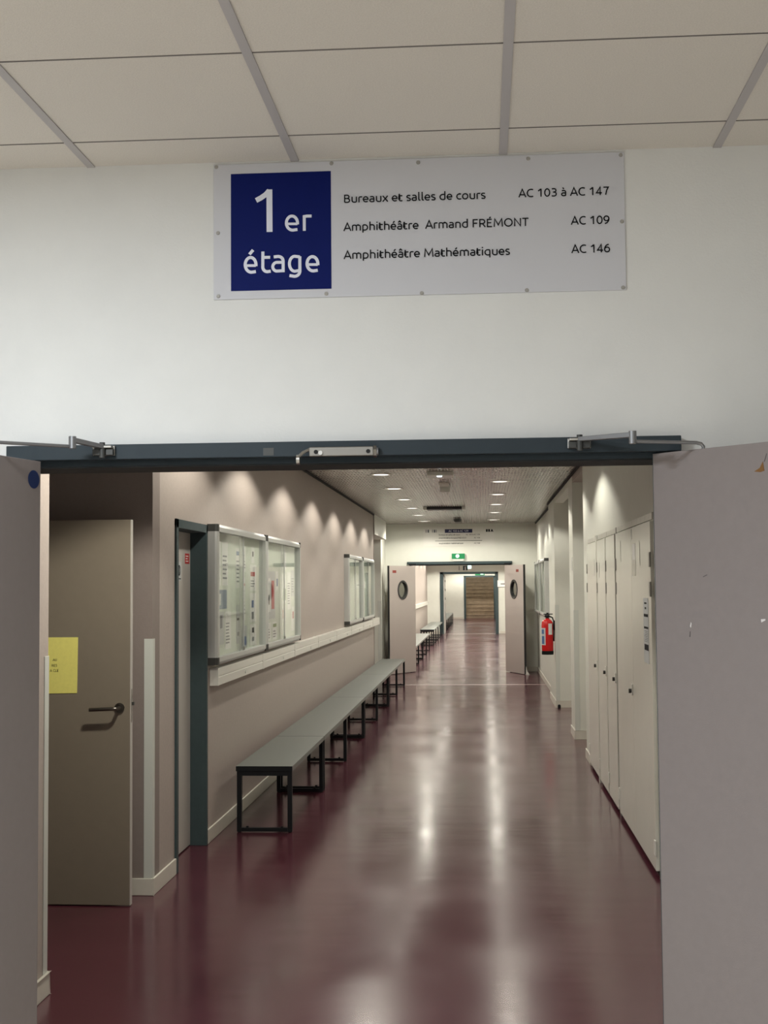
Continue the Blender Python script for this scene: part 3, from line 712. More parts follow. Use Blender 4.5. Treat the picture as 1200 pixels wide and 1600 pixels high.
# ------------------------------------------------------------------ corridor downlights
def batwing(L, spill=0.008, narrow=False, soft=False):
    # luminous intensity of a recessed reflector lamp: wide shoulders up to a cut-off near 68 degrees, faint spill above it
    L.spot_size = math.radians(176); L.spot_blend = 0.05; L.shadow_soft_size = 0.08
    L.use_nodes = True
    nt = L.node_tree
    em = nt.nodes['Emission']
    tc = nt.nodes.new('ShaderNodeTexCoord')
    sp = nt.nodes.new('ShaderNodeSeparateXYZ')
    ab = nt.nodes.new('ShaderNodeMath'); ab.operation = 'ABSOLUTE'
    rp = nt.nodes.new('ShaderNodeValToRGB')
    ml_ = nt.nodes.new('ShaderNodeMath'); ml_.operation = 'MULTIPLY'; ml_.inputs[1].default_value = 2.0
    pts = ((0.0, spill * 0.5), (0.17, spill), (0.325, spill * 1.3), (0.40, 0.68), (0.50, 0.70), (0.74, 0.41), (1.0, 0.27))
    if soft: pts = ((0.0, 0.02), (0.19, 0.10), (0.28, 0.50), (0.42, 0.70), (0.55, 0.72), (0.74, 0.41), (1.0, 0.27))
    if narrow: pts = ((0.0, 0.01), (0.2, 0.015), (0.45, 0.02), (0.53, 0.7), (0.65, 0.8), (0.85, 0.75), (1.0, 0.4))
    el = rp.color_ramp.elements
    while len(el) < len(pts): el.new(0.5)
    for e_, (p_, v_) in zip(el, pts):
        e_.position = p_; e_.color = (v_, v_, v_, 1)
    nt.links.new(tc.outputs['Normal'], sp.inputs[0])
    nt.links.new(sp.outputs['Z'], ab.inputs[0])
    nt.links.new(ab.outputs[0], rp.inputs['Fac'])
    nt.links.new(rp.outputs['Color'], ml_.inputs[0])
    nt.links.new(ml_.outputs[0], em.inputs['Strength'])
LAMP_DATA = {}
def set_gain(t, g):
    for ch in t.children:
        if ch.type == 'LIGHT':
            if g not in LAMP_DATA:
                LAMP_DATA[g] = bpy.data.lights.new('downlight_lamp', 'SPOT')
                LAMP_DATA[g].color = CORRIDOR_COL
                LAMP_DATA[g].energy = CORRIDOR_W * CORRIDOR_GAIN[g]
                batwing(LAMP_DATA[g], 0.008, g == 3, g in (1, 5))
            ch.data = LAMP_DATA[g]
def make_downlight(label, x, y, watts):
    t = thing('downlight', label, 'ceiling light', (x, y, CEIL), group='corridor downlights')
    ring = [(0.084, -0.003), (0.088, -0.009), (0.112, -0.006), (0.115, 0.0)]
    MB().lathe(ring, (x, y, CEIL), 32).build('trim_ring', M['plastic_white'], t)
    b = MB(); n = 32
    vs = [(x + 0.086 * math.cos(2 * PI * i / n), y + 0.086 * math.sin(2 * PI * i / n), CEIL - 0.004) for i in range(n)]
    b.add(vs, [tuple(range(n))]); b.build('lens', M['lens'], t)
    L = bpy.data.lights.new('downlight_lamp', 'SPOT')
    L.energy = watts; L.color = CORRIDOR_COL
    batwing(L)
    lo = bpy.data.objects.new('downlight_lamp', L)
    COL.objects.link(lo)
    lo.parent = t; lo.location = (0, 0, -0.02)
    return t
ORD = ['first', 'second', 'third', 'fourth', 'fifth', 'sixth', 'seventh', 'eighth', 'ninth', 'tenth', 'eleventh', 'twelfth']
first = None
for k in range(10):
    lab = 'round recessed downlight in the left row before the far doors, %s from the near doorway' % ORD[k]
    if first is None: first = make_downlight(lab, -1.06, 5.72, CORRIDOR_W)
    else: set_gain(dup_at(first, (-1.06, 5.72 + 2.06 * k + (0.05 if k == 9 else 0.0), CEIL), lab), 1 if k >= 9 else 0)
set_gain(first, 3)
for k in range(7):
    lab = 'round recessed downlight in the right row before the far doors, %s from the near doorway' % ORD[k]
    set_gain(dup_at(first, (0.21, 10.80 + 2.16 * k + (0.3 if k == 6 else 0.0), CEIL), lab), 5 if k >= 6 else 0)
for k in range(8):
    set_gain(dup_at(first, (-1.13, 27.0 + 2.3 * k, CEIL), 'downlight beyond the far doors, %s in the left row there' % ORD[k]), 2)
    set_gain(dup_at(first, (0.21, 27.0 + 2.3 * k, CEIL), 'downlight beyond the far doors, %s in the right row there' % ORD[k]), 2)
for k in range(5):
    set_gain(dup_at(first, (-0.9, 47.5 + 4.0 * k, CEIL), 'downlight beyond the third doorway, %s in the left row there' % ORD[k]), 2)
    set_gain(dup_at(first, (0.2, 47.5 + 4.0 * k, CEIL), 'downlight beyond the third doorway, %s in the right row there' % ORD[k]), 2)
stair_fill = dup_at(first, (-0.15, 65.55, CEIL + 0.9), 'added unseen fill downlight over the wooden stairs at the very end')  # unseen lamp added to brighten the dark stairs
set_gain(stair_fill, 4)

# ------------------------------------------------------------------ ceiling fittings
t = thing('emergency_light', 'flat rectangular emergency light box on the ceiling, nearest fitting beyond the header', 'emergency light', (-0.43, 13.75, CEIL))
MB().box(-0.565, -0.295, 13.70, 14.08, CEIL - 0.045, CEIL).build('housing', M['plastic_white'], t, 0.008)
MB().cyl((-0.435, 13.76, CEIL - 0.052), (-0.435, 13.76, CEIL - 0.045), 0.026).build('status_lamp', M['led'], t)
t = thing('ceiling_detector', 'small boxy ceiling detector on a stub mount behind the emergency light', 'detector', (-0.43, 15.4, CEIL))
MB().box(-0.49, -0.38, 15.2, 15.6, CEIL - 0.02, CEIL).build('mount', M['plastic_white'], t, 0.006)
MB().lathe([(0.0, -0.085), (0.045, -0.083), (0.058, -0.07), (0.062, -0.04), (0.062, 0.0)], (-0.43, 15.65, CEIL), 28).build('sensor_head', M['guard'], t)
t = thing('ceiling_vent', 'long dark slot vent across the middle of the corridor ceiling', 'vent', (-0.58, 20.1, CEIL))
MB().box(-0.83, -0.30, 19.95, 20.30, CEIL - 0.035, CEIL).build('slot', M['edge'], t)
MB().box(-0.88, -0.83, 19.94, 20.31, CEIL - 0.04, CEIL).build('end_bracket', M['plastic_white'], t)
MB().box(-0.30, -0.25, 19.94, 20.31, CEIL - 0.04, CEIL).build('end_bracket', M['plastic_white'], t)
t = thing('smoke_detector', 'round white smoke detector on the ceiling just before the far wall', 'smoke detector', (-0.43, 23.4, CEIL))
MB().lathe([(0.06, 0.0), (0.06, -0.015)], (-0.43, 23.4, CEIL), 24).build('base', M['plastic_white'], t)
MB().lathe([(0.0, -0.075), (0.05, -0.07), (0.07, -0.05), (0.075, -0.015), (0.05, -0.012)], (-0.43, 23.4, CEIL), 24).build('head', M['cap'], t)

# ------------------------------------------------------------------ alcove door (open beige leaf) with yellow notice
t = bpy.data.objects.new('door_3', None); COL.objects.link(t); t['kind'] = 'structure'; t.location = (-2.72, 6.87, 0); MATRIX[t.name] = Matrix.Translation(t.location)
MB().box(-2.72, -1.845, 6.85, 6.89, 0.006, 2.008).build('leaf', M['beige_door'], t, 0.002)
MB().box(-1.845, -1.842, 6.851, 6.889, 0.006, 2.008).build('edge_band', M['pale_door'], t)
MB().box(-1.842, -1.840, 6.862, 6.878, 0.95, 1.12).build('latch_plate', M['steel'], t)
MB().box(-1.840, -1.828, 6.865, 6.876, 1.035, 1.052).build('latch', M['cap'], t)
h = MB().cyl((-1.90, 6.85, 1.023), (-1.90, 6.842, 1.023), 0.026, n=28).build('rosette', M['nickel'], t)
MB().tube([(-1.90, 6.842, 1.023), (-1.90, 6.80, 1.023), (-1.906, 6.793, 1.023), (-1.92, 6.79, 1.023), (-2.045, 6.79, 1.018)], 0.0095).build('lever_handle', M['nickel'], t)
fr = MB()
fr.box(-2.84, -2.76, 5.95, 5.99, 0, 2.05).box(-2.84, -2.76, 6.895, 6.93, 0, 2.05).box(-2.84, -2.76, 5.95, 6.93, 2.015, 2.05)
o = fr.build('door_frame_2', M['frame']); o['kind'] = 'structure'
struct('dark_room_sheet', M['dark'], (-2.838, -2.835, 5.99, 6.895, 0.0, 2.015))  # dark sheet stands in for the unlit room behind
n_ = thing('paper_notice', 'yellow paper notice taped to the open beige door in the alcove', 'notice', (-2.23, 6.85, 1.10))
MB().prism([(-2.336, 1.098), (-2.1275, 1.100), (-2.1235, 1.392), (-2.334, 1.392)], 'y', 6.8475, 6.8495).build('sheet', M['yellow'], n_)
tt = MB()
fy = lambda u, v: (u, 6.847, v)
for s_, u1, v in (('AU', -2.235, 1.268), ('RES', -2.234, 1.239), ('A CLE', -2.226, 1.212)):
    text(tt, s_, 0, u1, v, 0.0125, fy, pen=0.09, align='right')
tt.build('printed_text', M['ink'], n_)

# ------------------------------------------------------------------ grey door in the left wall
fr = MB()
fr.box(XL - 0.13, XL + 0.012, LD0, LD0 + 0.055, 0, LDZ).box(XL - 0.13, XL + 0.012, LD1 - 0.035, LD1, 0, LDZ).box(XL - 0.13, XL + 0.012, LD0, LD1, LDZ - 0.05, LDZ)
o = fr.build('door_frame_3', M['frame'], None, 0.002); o['kind'] = 'structure'
t = bpy.data.objects.new('door_4', None); COL.objects.link(t); t['kind'] = 'structure'; t.location = (-1.90, 8.07, 0); MATRIX[t.name] = Matrix.Translation(t.location)
MB().box(-1.925, -1.886, LD0 + 0.056, LD1 - 0.036, 0.008, LDZ - 0.052).build('leaf', M['pale_door'], t, 0.001)
MB().box(-1.886, -1.8845, 8.31, 8.43, 1.80, 1.865).build('warning_label', M['ink_red'], t)['label'] = 'small red warning label'
lt = MB()
for k, z in enumerate((1.848, 1.832, 1.816)):
    lt.box(-1.8845, -1.8842, 8.325, 8.40 - 0.02 * (k % 2), z - 0.003, z + 0.003)
lt.build('label_print', M['paper'], t)
MB().box(-1.886, -1.8845, 8.09, 8.20, 1.69, 1.81).build('pictogram_plate', M['paper_grey'], t)
pp = MB()
pside = lambda u, v: (-1.8842, u, v)
pp.ribbon(arc(8.145, 1.755, 0.028, 0.028, 0, 360, 24), 0.012, pside)
pp.box(-1.8845, -1.8841, 8.135, 8.155, 1.735, 1.775)
pp.box(-1.8845, -1.8841, 8.10, 8.19, 1.70, 1.706)
pp.build('pictogram', M['ink'], t)

# ------------------------------------------------------------------ corner guards
def guard(label, x, y, sx, sy_, z0=BH, z1=1.372, wd=0.05):
    t = thing('corner_guard', label, 'corner guard', (x, y, z0))
    b = MB().box(x, x + sx * wd, y - sy_ * 0.003, y, z0, z1).box(x - sx * 0.003, x, y - sy_ * 0.003, y + sy_ * wd, z0, z1)
    b.build('angle_strip', M['guard'], t, 0.001)
    return t
guard('pale corner guard on the wall corner right of the open beige door', XL, 7.1, -1, 1, wd=0.045)
guard('pale corner guard on the wall edge left of the open beige door', XL, 5.37, -1, -1)
guard('pale corner guard beside the recess behind the bench end', -1.87, 24.4, -1, 1, wd=0.06)
guard('pale corner guard on the pilaster nearest the cupboards', XR, 14.34, 1, 1)
guard('pale corner guard on the pilaster below the red extinguisher', XR, 18.0, 1, 1)

# ------------------------------------------------------------------ noticeboards
BZ0, BZ1, BLEN = 1.142, 2.062, 1.96
def make_noticeboard(label, group):
    # origin: wall side, near lower corner; runs along +y, faces +x
    t = thing('noticeboard', label, 'noticeboard', (0, 0, 0), group=group)
    H, L, d = BZ1 - BZ0, BLEN, 0.07
    MB().box(0.0, 0.018, 0.02, L - 0.02, 0.02, H - 0.02).build('backing', M['cork'], t)
    def rail(prof, axis, a0, a1):
        return MB().prism(prof, axis, a0, a1)
    e = 0.048
    # side profiles rounded towards the room
    def side(y0, y1):
        return [(0.0, y0), (d - 0.02, y0), (d - 0.006, y0 + (y1 - y0) * 0.12), (d, y0 + (y1 - y0) * 0.35), (d, y1), (0.0, y1)]
    f = MB()
    f.prism(side(0, e), 'z', e, H - e)
    f.prism([(x, y) for x, y in side(L, L - e)], 'z', e, H - e)
    def flat(z0, z1):
        return [(0.0, z0), (d - 0.015, z0), (d, z0 + (z1 - z0) * 0.4), (d, z1), (0.0, z1)]
    f.prism(flat(0, e), 'y', e, L - e)
    f.prism(flat(H, H - e), 'y', e, L - e)
    fo = f.build('frame', M['alu'], t)
    for (y0, y1) in ((0, e), (L, L - e)):
        for (z0, z1) in ((0, e), (H - e, H)):
            MB().prism([(x * 1.01, y) for x, y in side(y0, y1)], 'z', z0, z1).build('corner_cap', M['cap'], fo)
    for k, (y0, y1, x) in enumerate(((e, L * 0.52, 0.050), (L * 0.48, L - e, 0.040))):
        g = MB().box(x, x + 0.004, y0, y1, e, H - e).build('sliding_glass', M['glass'], t)
        yy = y1 if k == 0 else y0
        MB().box(x - 0.003, x + 0.007, yy - 0.008, yy + 0.008, e, H - e).build('edge_profile', M['alu'], g)
    MB().box(0.054, 0.064, L * 0.52 - 0.016, L * 0.52 - 0.002, 0.052, 0.075).build('lock', M['steel'], t)
    return t
nb = make_noticeboard('glazed aluminium noticeboard nearest on the left wall, beside the grey door', 'glazed noticeboards')
nb.location = (XL, 8.54, BZ0)
MATRIX[nb.name] = Matrix.Translation(nb.location)
dup_at(nb, (XL, 10.535, BZ0), 'second glazed noticeboard on the left wall, with coloured posters')
dup_at(nb, (XL, 17.10, BZ0), 'third glazed noticeboard on the left wall, empty, over the trunking')
dup_at(nb, (XL, 19.15, BZ0), 'farthest glazed noticeboard on the left wall, empty, at its end')
dup_at(nb, (1.03, 22.75, BZ0), 'nearer glazed noticeboard on the right wall behind the extinguisher', PI)
dup_at(nb, (1.03, 24.80, BZ0), 'farther glazed noticeboard on the right wall near the far door', PI)

# notices pinned inside the boards
def notice(label, y0, y1, z0, z1, m='paper', marks=(), x=None):
    x = XL + 0.0185 if x is None else x
    t = thing('pinned_notice', label, 'notice', (x, (y0 + y1) / 2, z0), group='notices in the noticeboards')
    MB().box(x, x + 0.0012, y0, y1, z0, z1).build('sheet', M[m], t)
    by = {}
    for (a, b_, c, d_, mm) in marks:
        by.setdefault(mm, MB()).box(x + 0.0012, x + 0.0016, y0 + (y1 - y0) * a, y0 + (y1 - y0) * b_, z0 + (z1 - z0) * c, z0 + (z1 - z0) * d_)
    for mm, mb in by.items(): mb.build('printed_block', M[mm], t)
    return t
def lines(n, a=0.12, b=0.85, z0=0.15, z1=0.75, m='ink_grey'):
    r = random.Random(n * 31 + int(a * 100))
    return [(a, b - 0.25 * r.random(), z0 + (z1 - z0) * k / n, z0 + (z1 - z0) * (k + 0.38) / n, m) for k in range(n)]
notice('white sheet with grey print, top left in the nearest noticeboard', 8.68, 8.89, 1.66, 1.96, 'paper', lines(8))
notice('white sheet beside the top left one in the nearest noticeboard', 8.93, 9.14, 1.66, 1.96, 'paper', lines(6))
notice('wide blue picture sheet at left in the nearest noticeboard', 8.72, 9.10, 1.50, 1.63, 'paper_blue', [(0.1, 0.45, 0.2, 0.8, 'paper_grey')])
notice('pale sheet with a drawing under the blue picture, nearest noticeboard', 8.70, 9.00, 1.26, 1.48, 'paper_grey', [(0.2, 0.45, 0.15, 0.85, 'ink_blue'), (0.55, 0.8, 0.5, 0.9, 'ink_grey')])
notice('small white card near the top right in the nearest noticeboard', 10.08, 10.22, 1.83, 1.96, 'paper', [(0.3, 0.7, 0.4, 0.7, 'ink')])
notice('sheet with a red heading at right in the nearest noticeboard', 10.02, 10.29, 1.62, 1.82, 'paper', [(0.1, 0.8, 0.55, 0.72, 'ink_red')] + lines(3, z1=0.45))
notice('sheet with two blue rings below the red headed one, nearest noticeboard', 10.02, 10.29, 1.38, 1.60, 'paper', [(0.25, 0.6, 0.1, 0.35, 'ink_grey'), (0.25, 0.6, 0.5, 0.75, 'ink_blue')])
notice('sheet with stacked grey blocks at bottom right, nearest noticeboard', 10.02, 10.29, 1.20, 1.36, 'paper', [(0.3, 0.65, 0.2, 0.4, 'ink_grey'), (0.3, 0.65, 0.6, 0.85, 'ink')])
notice('tall grey list in the middle of the nearest noticeboard', 9.46, 9.62, 1.24, 1.52, 'paper_grey', [(0.1, 0.9, 0.6, 0.66, 'ink'), (0.2, 0.8, 0.2, 0.3, 'ink_grey')])
notice('narrow white strip sheet right of the grey list, nearest noticeboard', 9.70, 9.82, 1.40, 1.72, 'paper', lines(7, m='ink_grey') + [(0.2, 0.8, 0.8, 0.86, 'ink_red')])
notice('blue tinted sheet bottom middle in the nearest noticeboard', 9.66, 9.88, 1.20, 1.36, 'paper_grey', [(0.1, 0.9, 0.1, 0.5, 'ink_blue')])
notice('grey poster with a white inset, left in the second noticeboard', 10.75, 11.25, 1.38, 1.78, 'paper_grey', [(0.15, 0.5, 0.15, 0.85, 'paper'), (0.6, 0.9, 0.2, 0.8, 'ink_red'), (0.2, 0.4, 0.3, 0.5, 'ink')])
notice('white flyer with green picture, middle of the second noticeboard', 11.66, 11.88, 1.50, 1.76, 'paper', [(0.1, 0.9, 0.1, 0.5, 'ink_green')])
notice('small flyer with pink print below the green one, second noticeboard', 11.62, 11.86, 1.34, 1.47, 'paper', [(0.1, 0.8, 0.2, 0.8, 'ink_red')])
notice('tall white list at right in the second noticeboard', 11.95, 12.18, 1.44, 1.78, 'paper', lines(9))
notice('small poster top middle in the second noticeboard', 11.30, 11.42, 1.62, 1.78, 'paper', [(0.2, 0.8, 0.2, 0.6, 'ink_blue')])
notice('white sheet lower right in the second noticeboard', 12.22, 12.40, 1.24, 1.46, 'paper', [(0.3, 0.8, 0.5, 0.8, 'ink_red')])

notice('white sheet at the lower left in the nearest noticeboard', 9.04, 9.25, 1.22, 1.48, 'paper', lines(7))
notice('white sheet with blue heading, top middle of the nearest noticeboard', 9.44, 9.64, 1.64, 1.93, 'paper', [(0.1, 0.9, 0.82, 0.92, 'ink_blue')] + lines(6))
notice('narrow sheet above the strip sheet in the nearest noticeboard', 9.68, 9.84, 1.76, 1.95, 'paper', lines(5))
notice('white sheet at top left in the second noticeboard', 10.70, 10.92, 1.80, 1.98, 'paper', lines(5))
notice('white sheet at bottom left in the second noticeboard', 10.78, 11.02, 1.20, 1.35, 'paper', lines(4))
notice('sheet with green heading beside the bottom left one, second noticeboard', 11.10, 11.34, 1.20, 1.35, 'paper', [(0.1, 0.9, 0.7, 0.9, 'ink_green')] + lines(3, z1=0.6))
notice('grey sheet at top right in the second noticeboard', 12.20, 12.40, 1.56, 1.80, 'paper_grey', lines(6))
notice('white sheet pinned high at the middle right, second noticeboard', 11.66, 11.90, 1.80, 1.97, 'paper', [(0.1, 0.5, 0.3, 0.8, 'ink')])

# ------------------------------------------------------------------ cable trunking
t = thing('cable_trunking', 'white double cable trunking along the left wall under the noticeboards', 'trunking', (XL, 8.6, 1.006))
tr = MB()
x0, x1 = XL + 0.0015, XL + 0.058
tr.prism([(x0, 1.006), (x1, 1.006), (x1, 1.058), (x1 - 0.004, 1.060), (x1 - 0.004, 1.066), (x1, 1.068), (x1, 1.118), (x0, 1.118)], 'y', 8.62, 22.2)
tr.build('channel', M['plastic_white'], t)
MB().box(x0, x1 + 0.002, 8.60, 8.62, 1.004, 1.120).build('end_cap', M['plastic_white'], t, 0.003)
MB().box(x0, x1 + 0.002, 22.2, 22.22, 1.004, 1.120).build('end_cap', M['plastic_white'], t, 0.003)
for y in (10.4, 12.18, 13.95, 15.7, 17.5, 19.25, 20.9):
    MB().box(x0, x1 + 0.003, y - 0.03, y + 0.03, 1.002, 1.122).build('joint_cover', M['plastic_white'], t, 0.002)
for y in (9.6, 11.45, 13.3, 15.0, 16.9, 18.6, 20.3):
    MB().cyl((x1 - 0.002, y, 1.034), (x1 + 0.004, y, 1.034), 0.013, n=20).build('cover_plug', M['guard'], t)
t = thing('cable_trunking', 'white cable trunking on the left wall beyond the far double doors', 'trunking', (-1.88, 26.0, 1.006))
MB().box(-1.8785, -1.822, 26.0, 44.6, 1.006, 1.118).build('channel', M['plastic_white'], t, 0.002)

# ------------------------------------------------------------------ benches
def make_bench(label, length, frames):
    # origin: wall side rear corner on the floor; runs along +y, 0.385 wide along +x
    t = thing('bench', label, 'bench', (0, 0, 0), group='benches along the left wall')
    W, H = 0.385, 0.442
    MB().box(0, W, 0.0, length, H - 0.034, H).build('seat_top', M['bench_top'], t, 0.0015)
    MB().box(0.0005, W - 0.0005, -0.0015, 0.0, H - 0.0335, H - 0.0005).build('end_band', M['black'], t)
    s = 0.031
    for fy_ in frames:
        f = MB()
        a, b = 0.006, W - 0.004
        y0, y1 = fy_, fy_ + s
        f.box(a, a + s, y0, y1, 0.004, H - 0.034).box(b - s, b, y0, y1, 0.004, H - 0.034)
        f.box(a + s, b - s, y0, y1, H - 0.065, H - 0.034).box(a + s, b - s, y0, y1, 0.006, 0.030)
        fo = f.build('leg_frame', M['black'], t, 0.002)
        for kx in (0.075, W - 0.075):
            MB().cyl((kx, fy_ + s / 2, 0.028), (kx, fy_ + s / 2, 0.040), 0.009, n=12).build('fixing_bolt', M['black'], fo)
        for kx in (a + s / 2, b - s / 2):
            MB().cyl((kx, fy_ + s / 2, 0.0), (kx, fy_ + s / 2, 0.005), 0.012, n=12).build('foot', M['black'], fo)
    return t
BX = -1.676
b1 = make_bench('short grey topped bench nearest on the left, closest to the grey door', 1.78, (0.004, 1.735))
b1.location = (BX, 8.92, 0)
b2 = make_bench('second grey topped bench in the long row, under the second noticeboard', 3.73, (0.05, 1.80, 3.69))
b2.location = (BX, 10.71, 0)
dup_at(b2, (BX, 14.45, 0), 'third grey topped bench in the long row, middle of the left wall')
dup_at(b2, (BX, 18.19, 0), 'last grey topped bench before the far doors, ending at the floor strip')
for k, (x, y, lab) in enumerate(((-1.72, 25.95, 'bench just beyond the far double doors, half hidden by the left leaf'), (-1.72, 29.7, 'bench beyond the far doors, ahead of the gap in that row'),
                                 (-1.72, 36.3, 'bench beyond the far doors, nearer of the last pair by the third doorway'), (-1.72, 40.05, 'bench beyond the far doors, touching the wall of the third doorway'),
                                 (-1.68, 46.5, 'bench past the third doorway, nearest there'), (-1.68, 50.3, 'bench past the third doorway, second there'), (-1.68, 54.1, 'bench past the third doorway, farthest of all'))):
    dup_at(b2, (x, y, 0), lab)

# ------------------------------------------------------------------ far double doors
fr = MB()
fr.box(-1.44, 0.565, Y2 - 0.045, Y2, 2.05, 2.10)
fr.box(F0, F0 + 0.03, Y2 - 0.02, Y2 + 0.18, 0, 2.05).box(F1 - 0.03, F1, Y2 - 0.02, Y2 + 0.18, 0, 2.05).box(F0, F1, Y2, Y2 + 0.18, 2.03, 2.05)
o = fr.build('door_frame_4', M['frame'], None, 0.002); o['kind'] = 'structure'
def far_leaf(name, mt, flip, label_u):
    W, H = 0.93, 2.02
    s = -1 if flip else 1
    t = bpy.data.objects.new(name, None); COL.objects.link(t); t['kind'] = 'structure'
    t.location = mt.translation; MATRIX[t.name] = Matrix.Translation(mt.translation)
    c, zc, r = 0.465, 1.565, 0.168
    hole = arc(c, zc, r, r, 0, 360, 36)[:-1]
    MB().plate([(0, 0.01), (W, 0.01), (W, H), (0, H)], [hole], mt, s * 0.042).build('leaf', M['far_door'], t)
    e0 = W
    MB().box(W, W + 0.002, 0.0, s * 0.042, 0.01, H, mt).build('edge_band', M['edge'], t)
    ringo = MB()
    ro, ri = r + 0.012, r - 0.022
    n = 36
    for yy, sgn in ((-0.010 * s, 1), (s * 0.052, -1)):
        vs = [mt @ Vector((c + q * math.cos(2 * PI * i / n), yy, zc + q * math.sin(2 * PI * i / n))) for q in (ro, ri) for i in range(n)]
        ringo.add(vs, [(i, (i + 1) % n, n + (i + 1) % n, n + i) for i in range(n)])
    for q in (ro, ri):
        vs = [mt @ Vector((c + q * math.cos(2 * PI * i / n), yy, zc + q * math.sin(2 * PI * i / n))) for yy in (-0.010 * s, s * 0.052) for i in range(n)]
        ringo.add(vs, [(i, (i + 1) % n, n + (i + 1) % n, n + i) for i in range(n)], True)
    po = ringo.build('porthole_ring', M['edge'], t)
    gl = MB(); vs = []
    for yy in (s * 0.018, s * 0.024):
        vs += [mt @ Vector((c + (r - 0.02) * math.cos(2 * PI * i / n), yy, zc + (r - 0.02) * math.sin(2 * PI * i / n))) for i in range(n)]
    gl.add(vs, [tuple(range(n)), tuple(range(n, 2 * n))[::-1]] + [(i, (i + 1) % n, n + (i + 1) % n, n + i) for i in range(n)])
    gl.build('porthole_glass', M['glass'], po)
    MB().box(label_u, label_u + 0.13, -0.001 * s, 0, 1.885, 1.935, mt).build('warning_label', M['dull_red'], t)['label'] = 'small red warning label'
    return t
M['far_door'] = mat('far_door_laminate', (0.49, 0.432, 0.405), 0.45)
far_leaf('door_5', leaf_matrix(-1.285, 25.40, -0.475, -0.88), True, 0.69)
far_leaf('door_6', leaf_matrix(0.42, 25.40, 0.35, -0.94), False, 0.58)
for lab, x in (('small black closer bracket under the far header, left end', -1.34), ('small black closer bracket under the far header, right end', 0.48)):
    tag(MB().box(x - 0.07, x + 0.07, Y2 - 0.09, Y2 - 0.045, 2.035, 2.065).build('closer_bracket', M['black'], None, 0.003), lab, 'door closer')
t = thing('door_stop', 'small white wedge door stop at the foot of the far right leaf', 'door stop', (0.80, 24.55, 0))
MB().prism([(0.77, 0.0), (0.84, 0.0), (0.80, 0.06), (0.775, 0.16)], 'y', 24.5, 24.56).build('wedge', M['plastic_white'], t)
t = thing('door_stop', 'small black floor stop at the foot of the pilaster by the extinguisher', 'door stop', (1.0, 17.93, 0))
MB().lathe([(0.02, 0), (0.02, 0.03), (0.014, 0.045), (0.0, 0.048)], (1.0, 17.93, 0), 18).build('rubber_stop', M['black'], t)

# directory sign over the far doors
sg2 = thing('wayfinding_sign', 'distant white directory sign with a navy strip above the far double doors', 'sign', (-0.45, Y2, 2.39))
box('panel', M['plastic_white'], -1.13, 0.24, Y2 - 0.006, Y2, 2.392, 2.772, sg2, 0.001)
box('navy_strip', M['navy'], -0.713, -0.186, Y2 - 0.0075, Y2 - 0.006, 2.652, 2.722, sg2)
f2 = lambda u, v: (u, Y2 - 0.0085, v)
mb = MB(); text(mb, 'AC 103 à AC 129', -0.64, -0.26, 2.669, 0.036, f2, pen=0.1); mb.build('white_lettering', M['sign_letter'], sg2)
mb = MB()
for s_, u0, u1, v in (('Bureaux et salles de cours', -0.83, -0.42, 2.602), ('AC 103 à AC 129', -0.31, -0.04, 2.602), ('Amphithéâtre Armand FRÉMONT', -0.83, -0.30, 2.54), ('AC 109', -0.155, -0.04, 2.54), ('Amphithéâtre Mathématiques', -0.83, -0.36, 2.437), ('AC 146', -0.155, -0.04, 2.437)):
    mb = MB()
    text(mb, s_, u0, u1, v, 0.026, f2, pen=0.09)
    mb.build('black_lettering', M['ink'], sg2)
mb = MB().box(-0.90, 0.0, Y2 - 0.0085, Y2 - 0.006, 2.496, 2.503); mb.build('rule', M['ink'], sg2)
mb = MB()
for x, wd in ((-1.08, 0.014), (-1.045, 0.03), (-0.955, 0.012), (-0.925, 0.03), (-0.882, 0.012)):
    mb.box(x, x + wd, Y2 - 0.0085, Y2 - 0.006, 2.66, 2.715)
mb.build('logo', M['ink_grey'], sg2)
mb = MB()
for x in (0.075, 0.118):
    mb.box(x, x + 0.033, Y2 - 0.0085, Y2 - 0.006, 2.664, 2.715)
mb.prism([(0.16, 2.664), (0.178, 2.664), (0.184, 2.676), (0.192, 2.676), (0.198, 2.664), (0.216, 2.664), (0.194, 2.715), (0.182, 2.715)], 'y', Y2 - 0.0085, Y2 - 0.006)
mb.build('logo', M['ink'], sg2)

# exit signs
def make_exit_sign(label, x, y, z, size=1.0):
    t = thing('exit_sign', label, 'exit sign', (x, y, z))
    w2 = 0.125 * size
    MB().prism([(x - w2, z + 0.10 * size), (x + w2, z + 0.10 * size), (x + w2, z + 0.02 * size), (x + w2 * 0.75, z - 0.05 * size), (x - w2 * 0.75, z - 0.05 * size), (x - w2, z + 0.02 * size)], 'y', y - 0.05, y).build('housing', M['plastic_white'], t, 0.004)
    MB().box(x - w2, x + w2, y - 0.055, y - 0.05, z - 0.005 * size, z + 0.098 * size).build('green_face', M['green_glow'], t)
    b = MB()
    vs = [(x - 0.015 * size + 0.034 * size * math.cos(2 * PI * i / 20), y - 0.058, z + 0.05 * size + 0.034 * size * math.sin(2 * PI * i / 20)) for i in range(20)]
    b.add(vs, [tuple(range(20))])
    b.build('pictogram', M['white_glow'], t)
    return t
make_exit_sign('lit green exit sign above the far double doors', -0.46, Y2, 2.155)
t = thing('exit_sign', 'small hanging exit sign over the third doorway, seen through the far doors', 'exit sign', (-0.6, Y3, 2.12))
MB().box(-0.86, -0.34, Y3 - 0.03, Y3, 2.13, 2.33).build('plate', M['plastic_white'], t, 0.004)
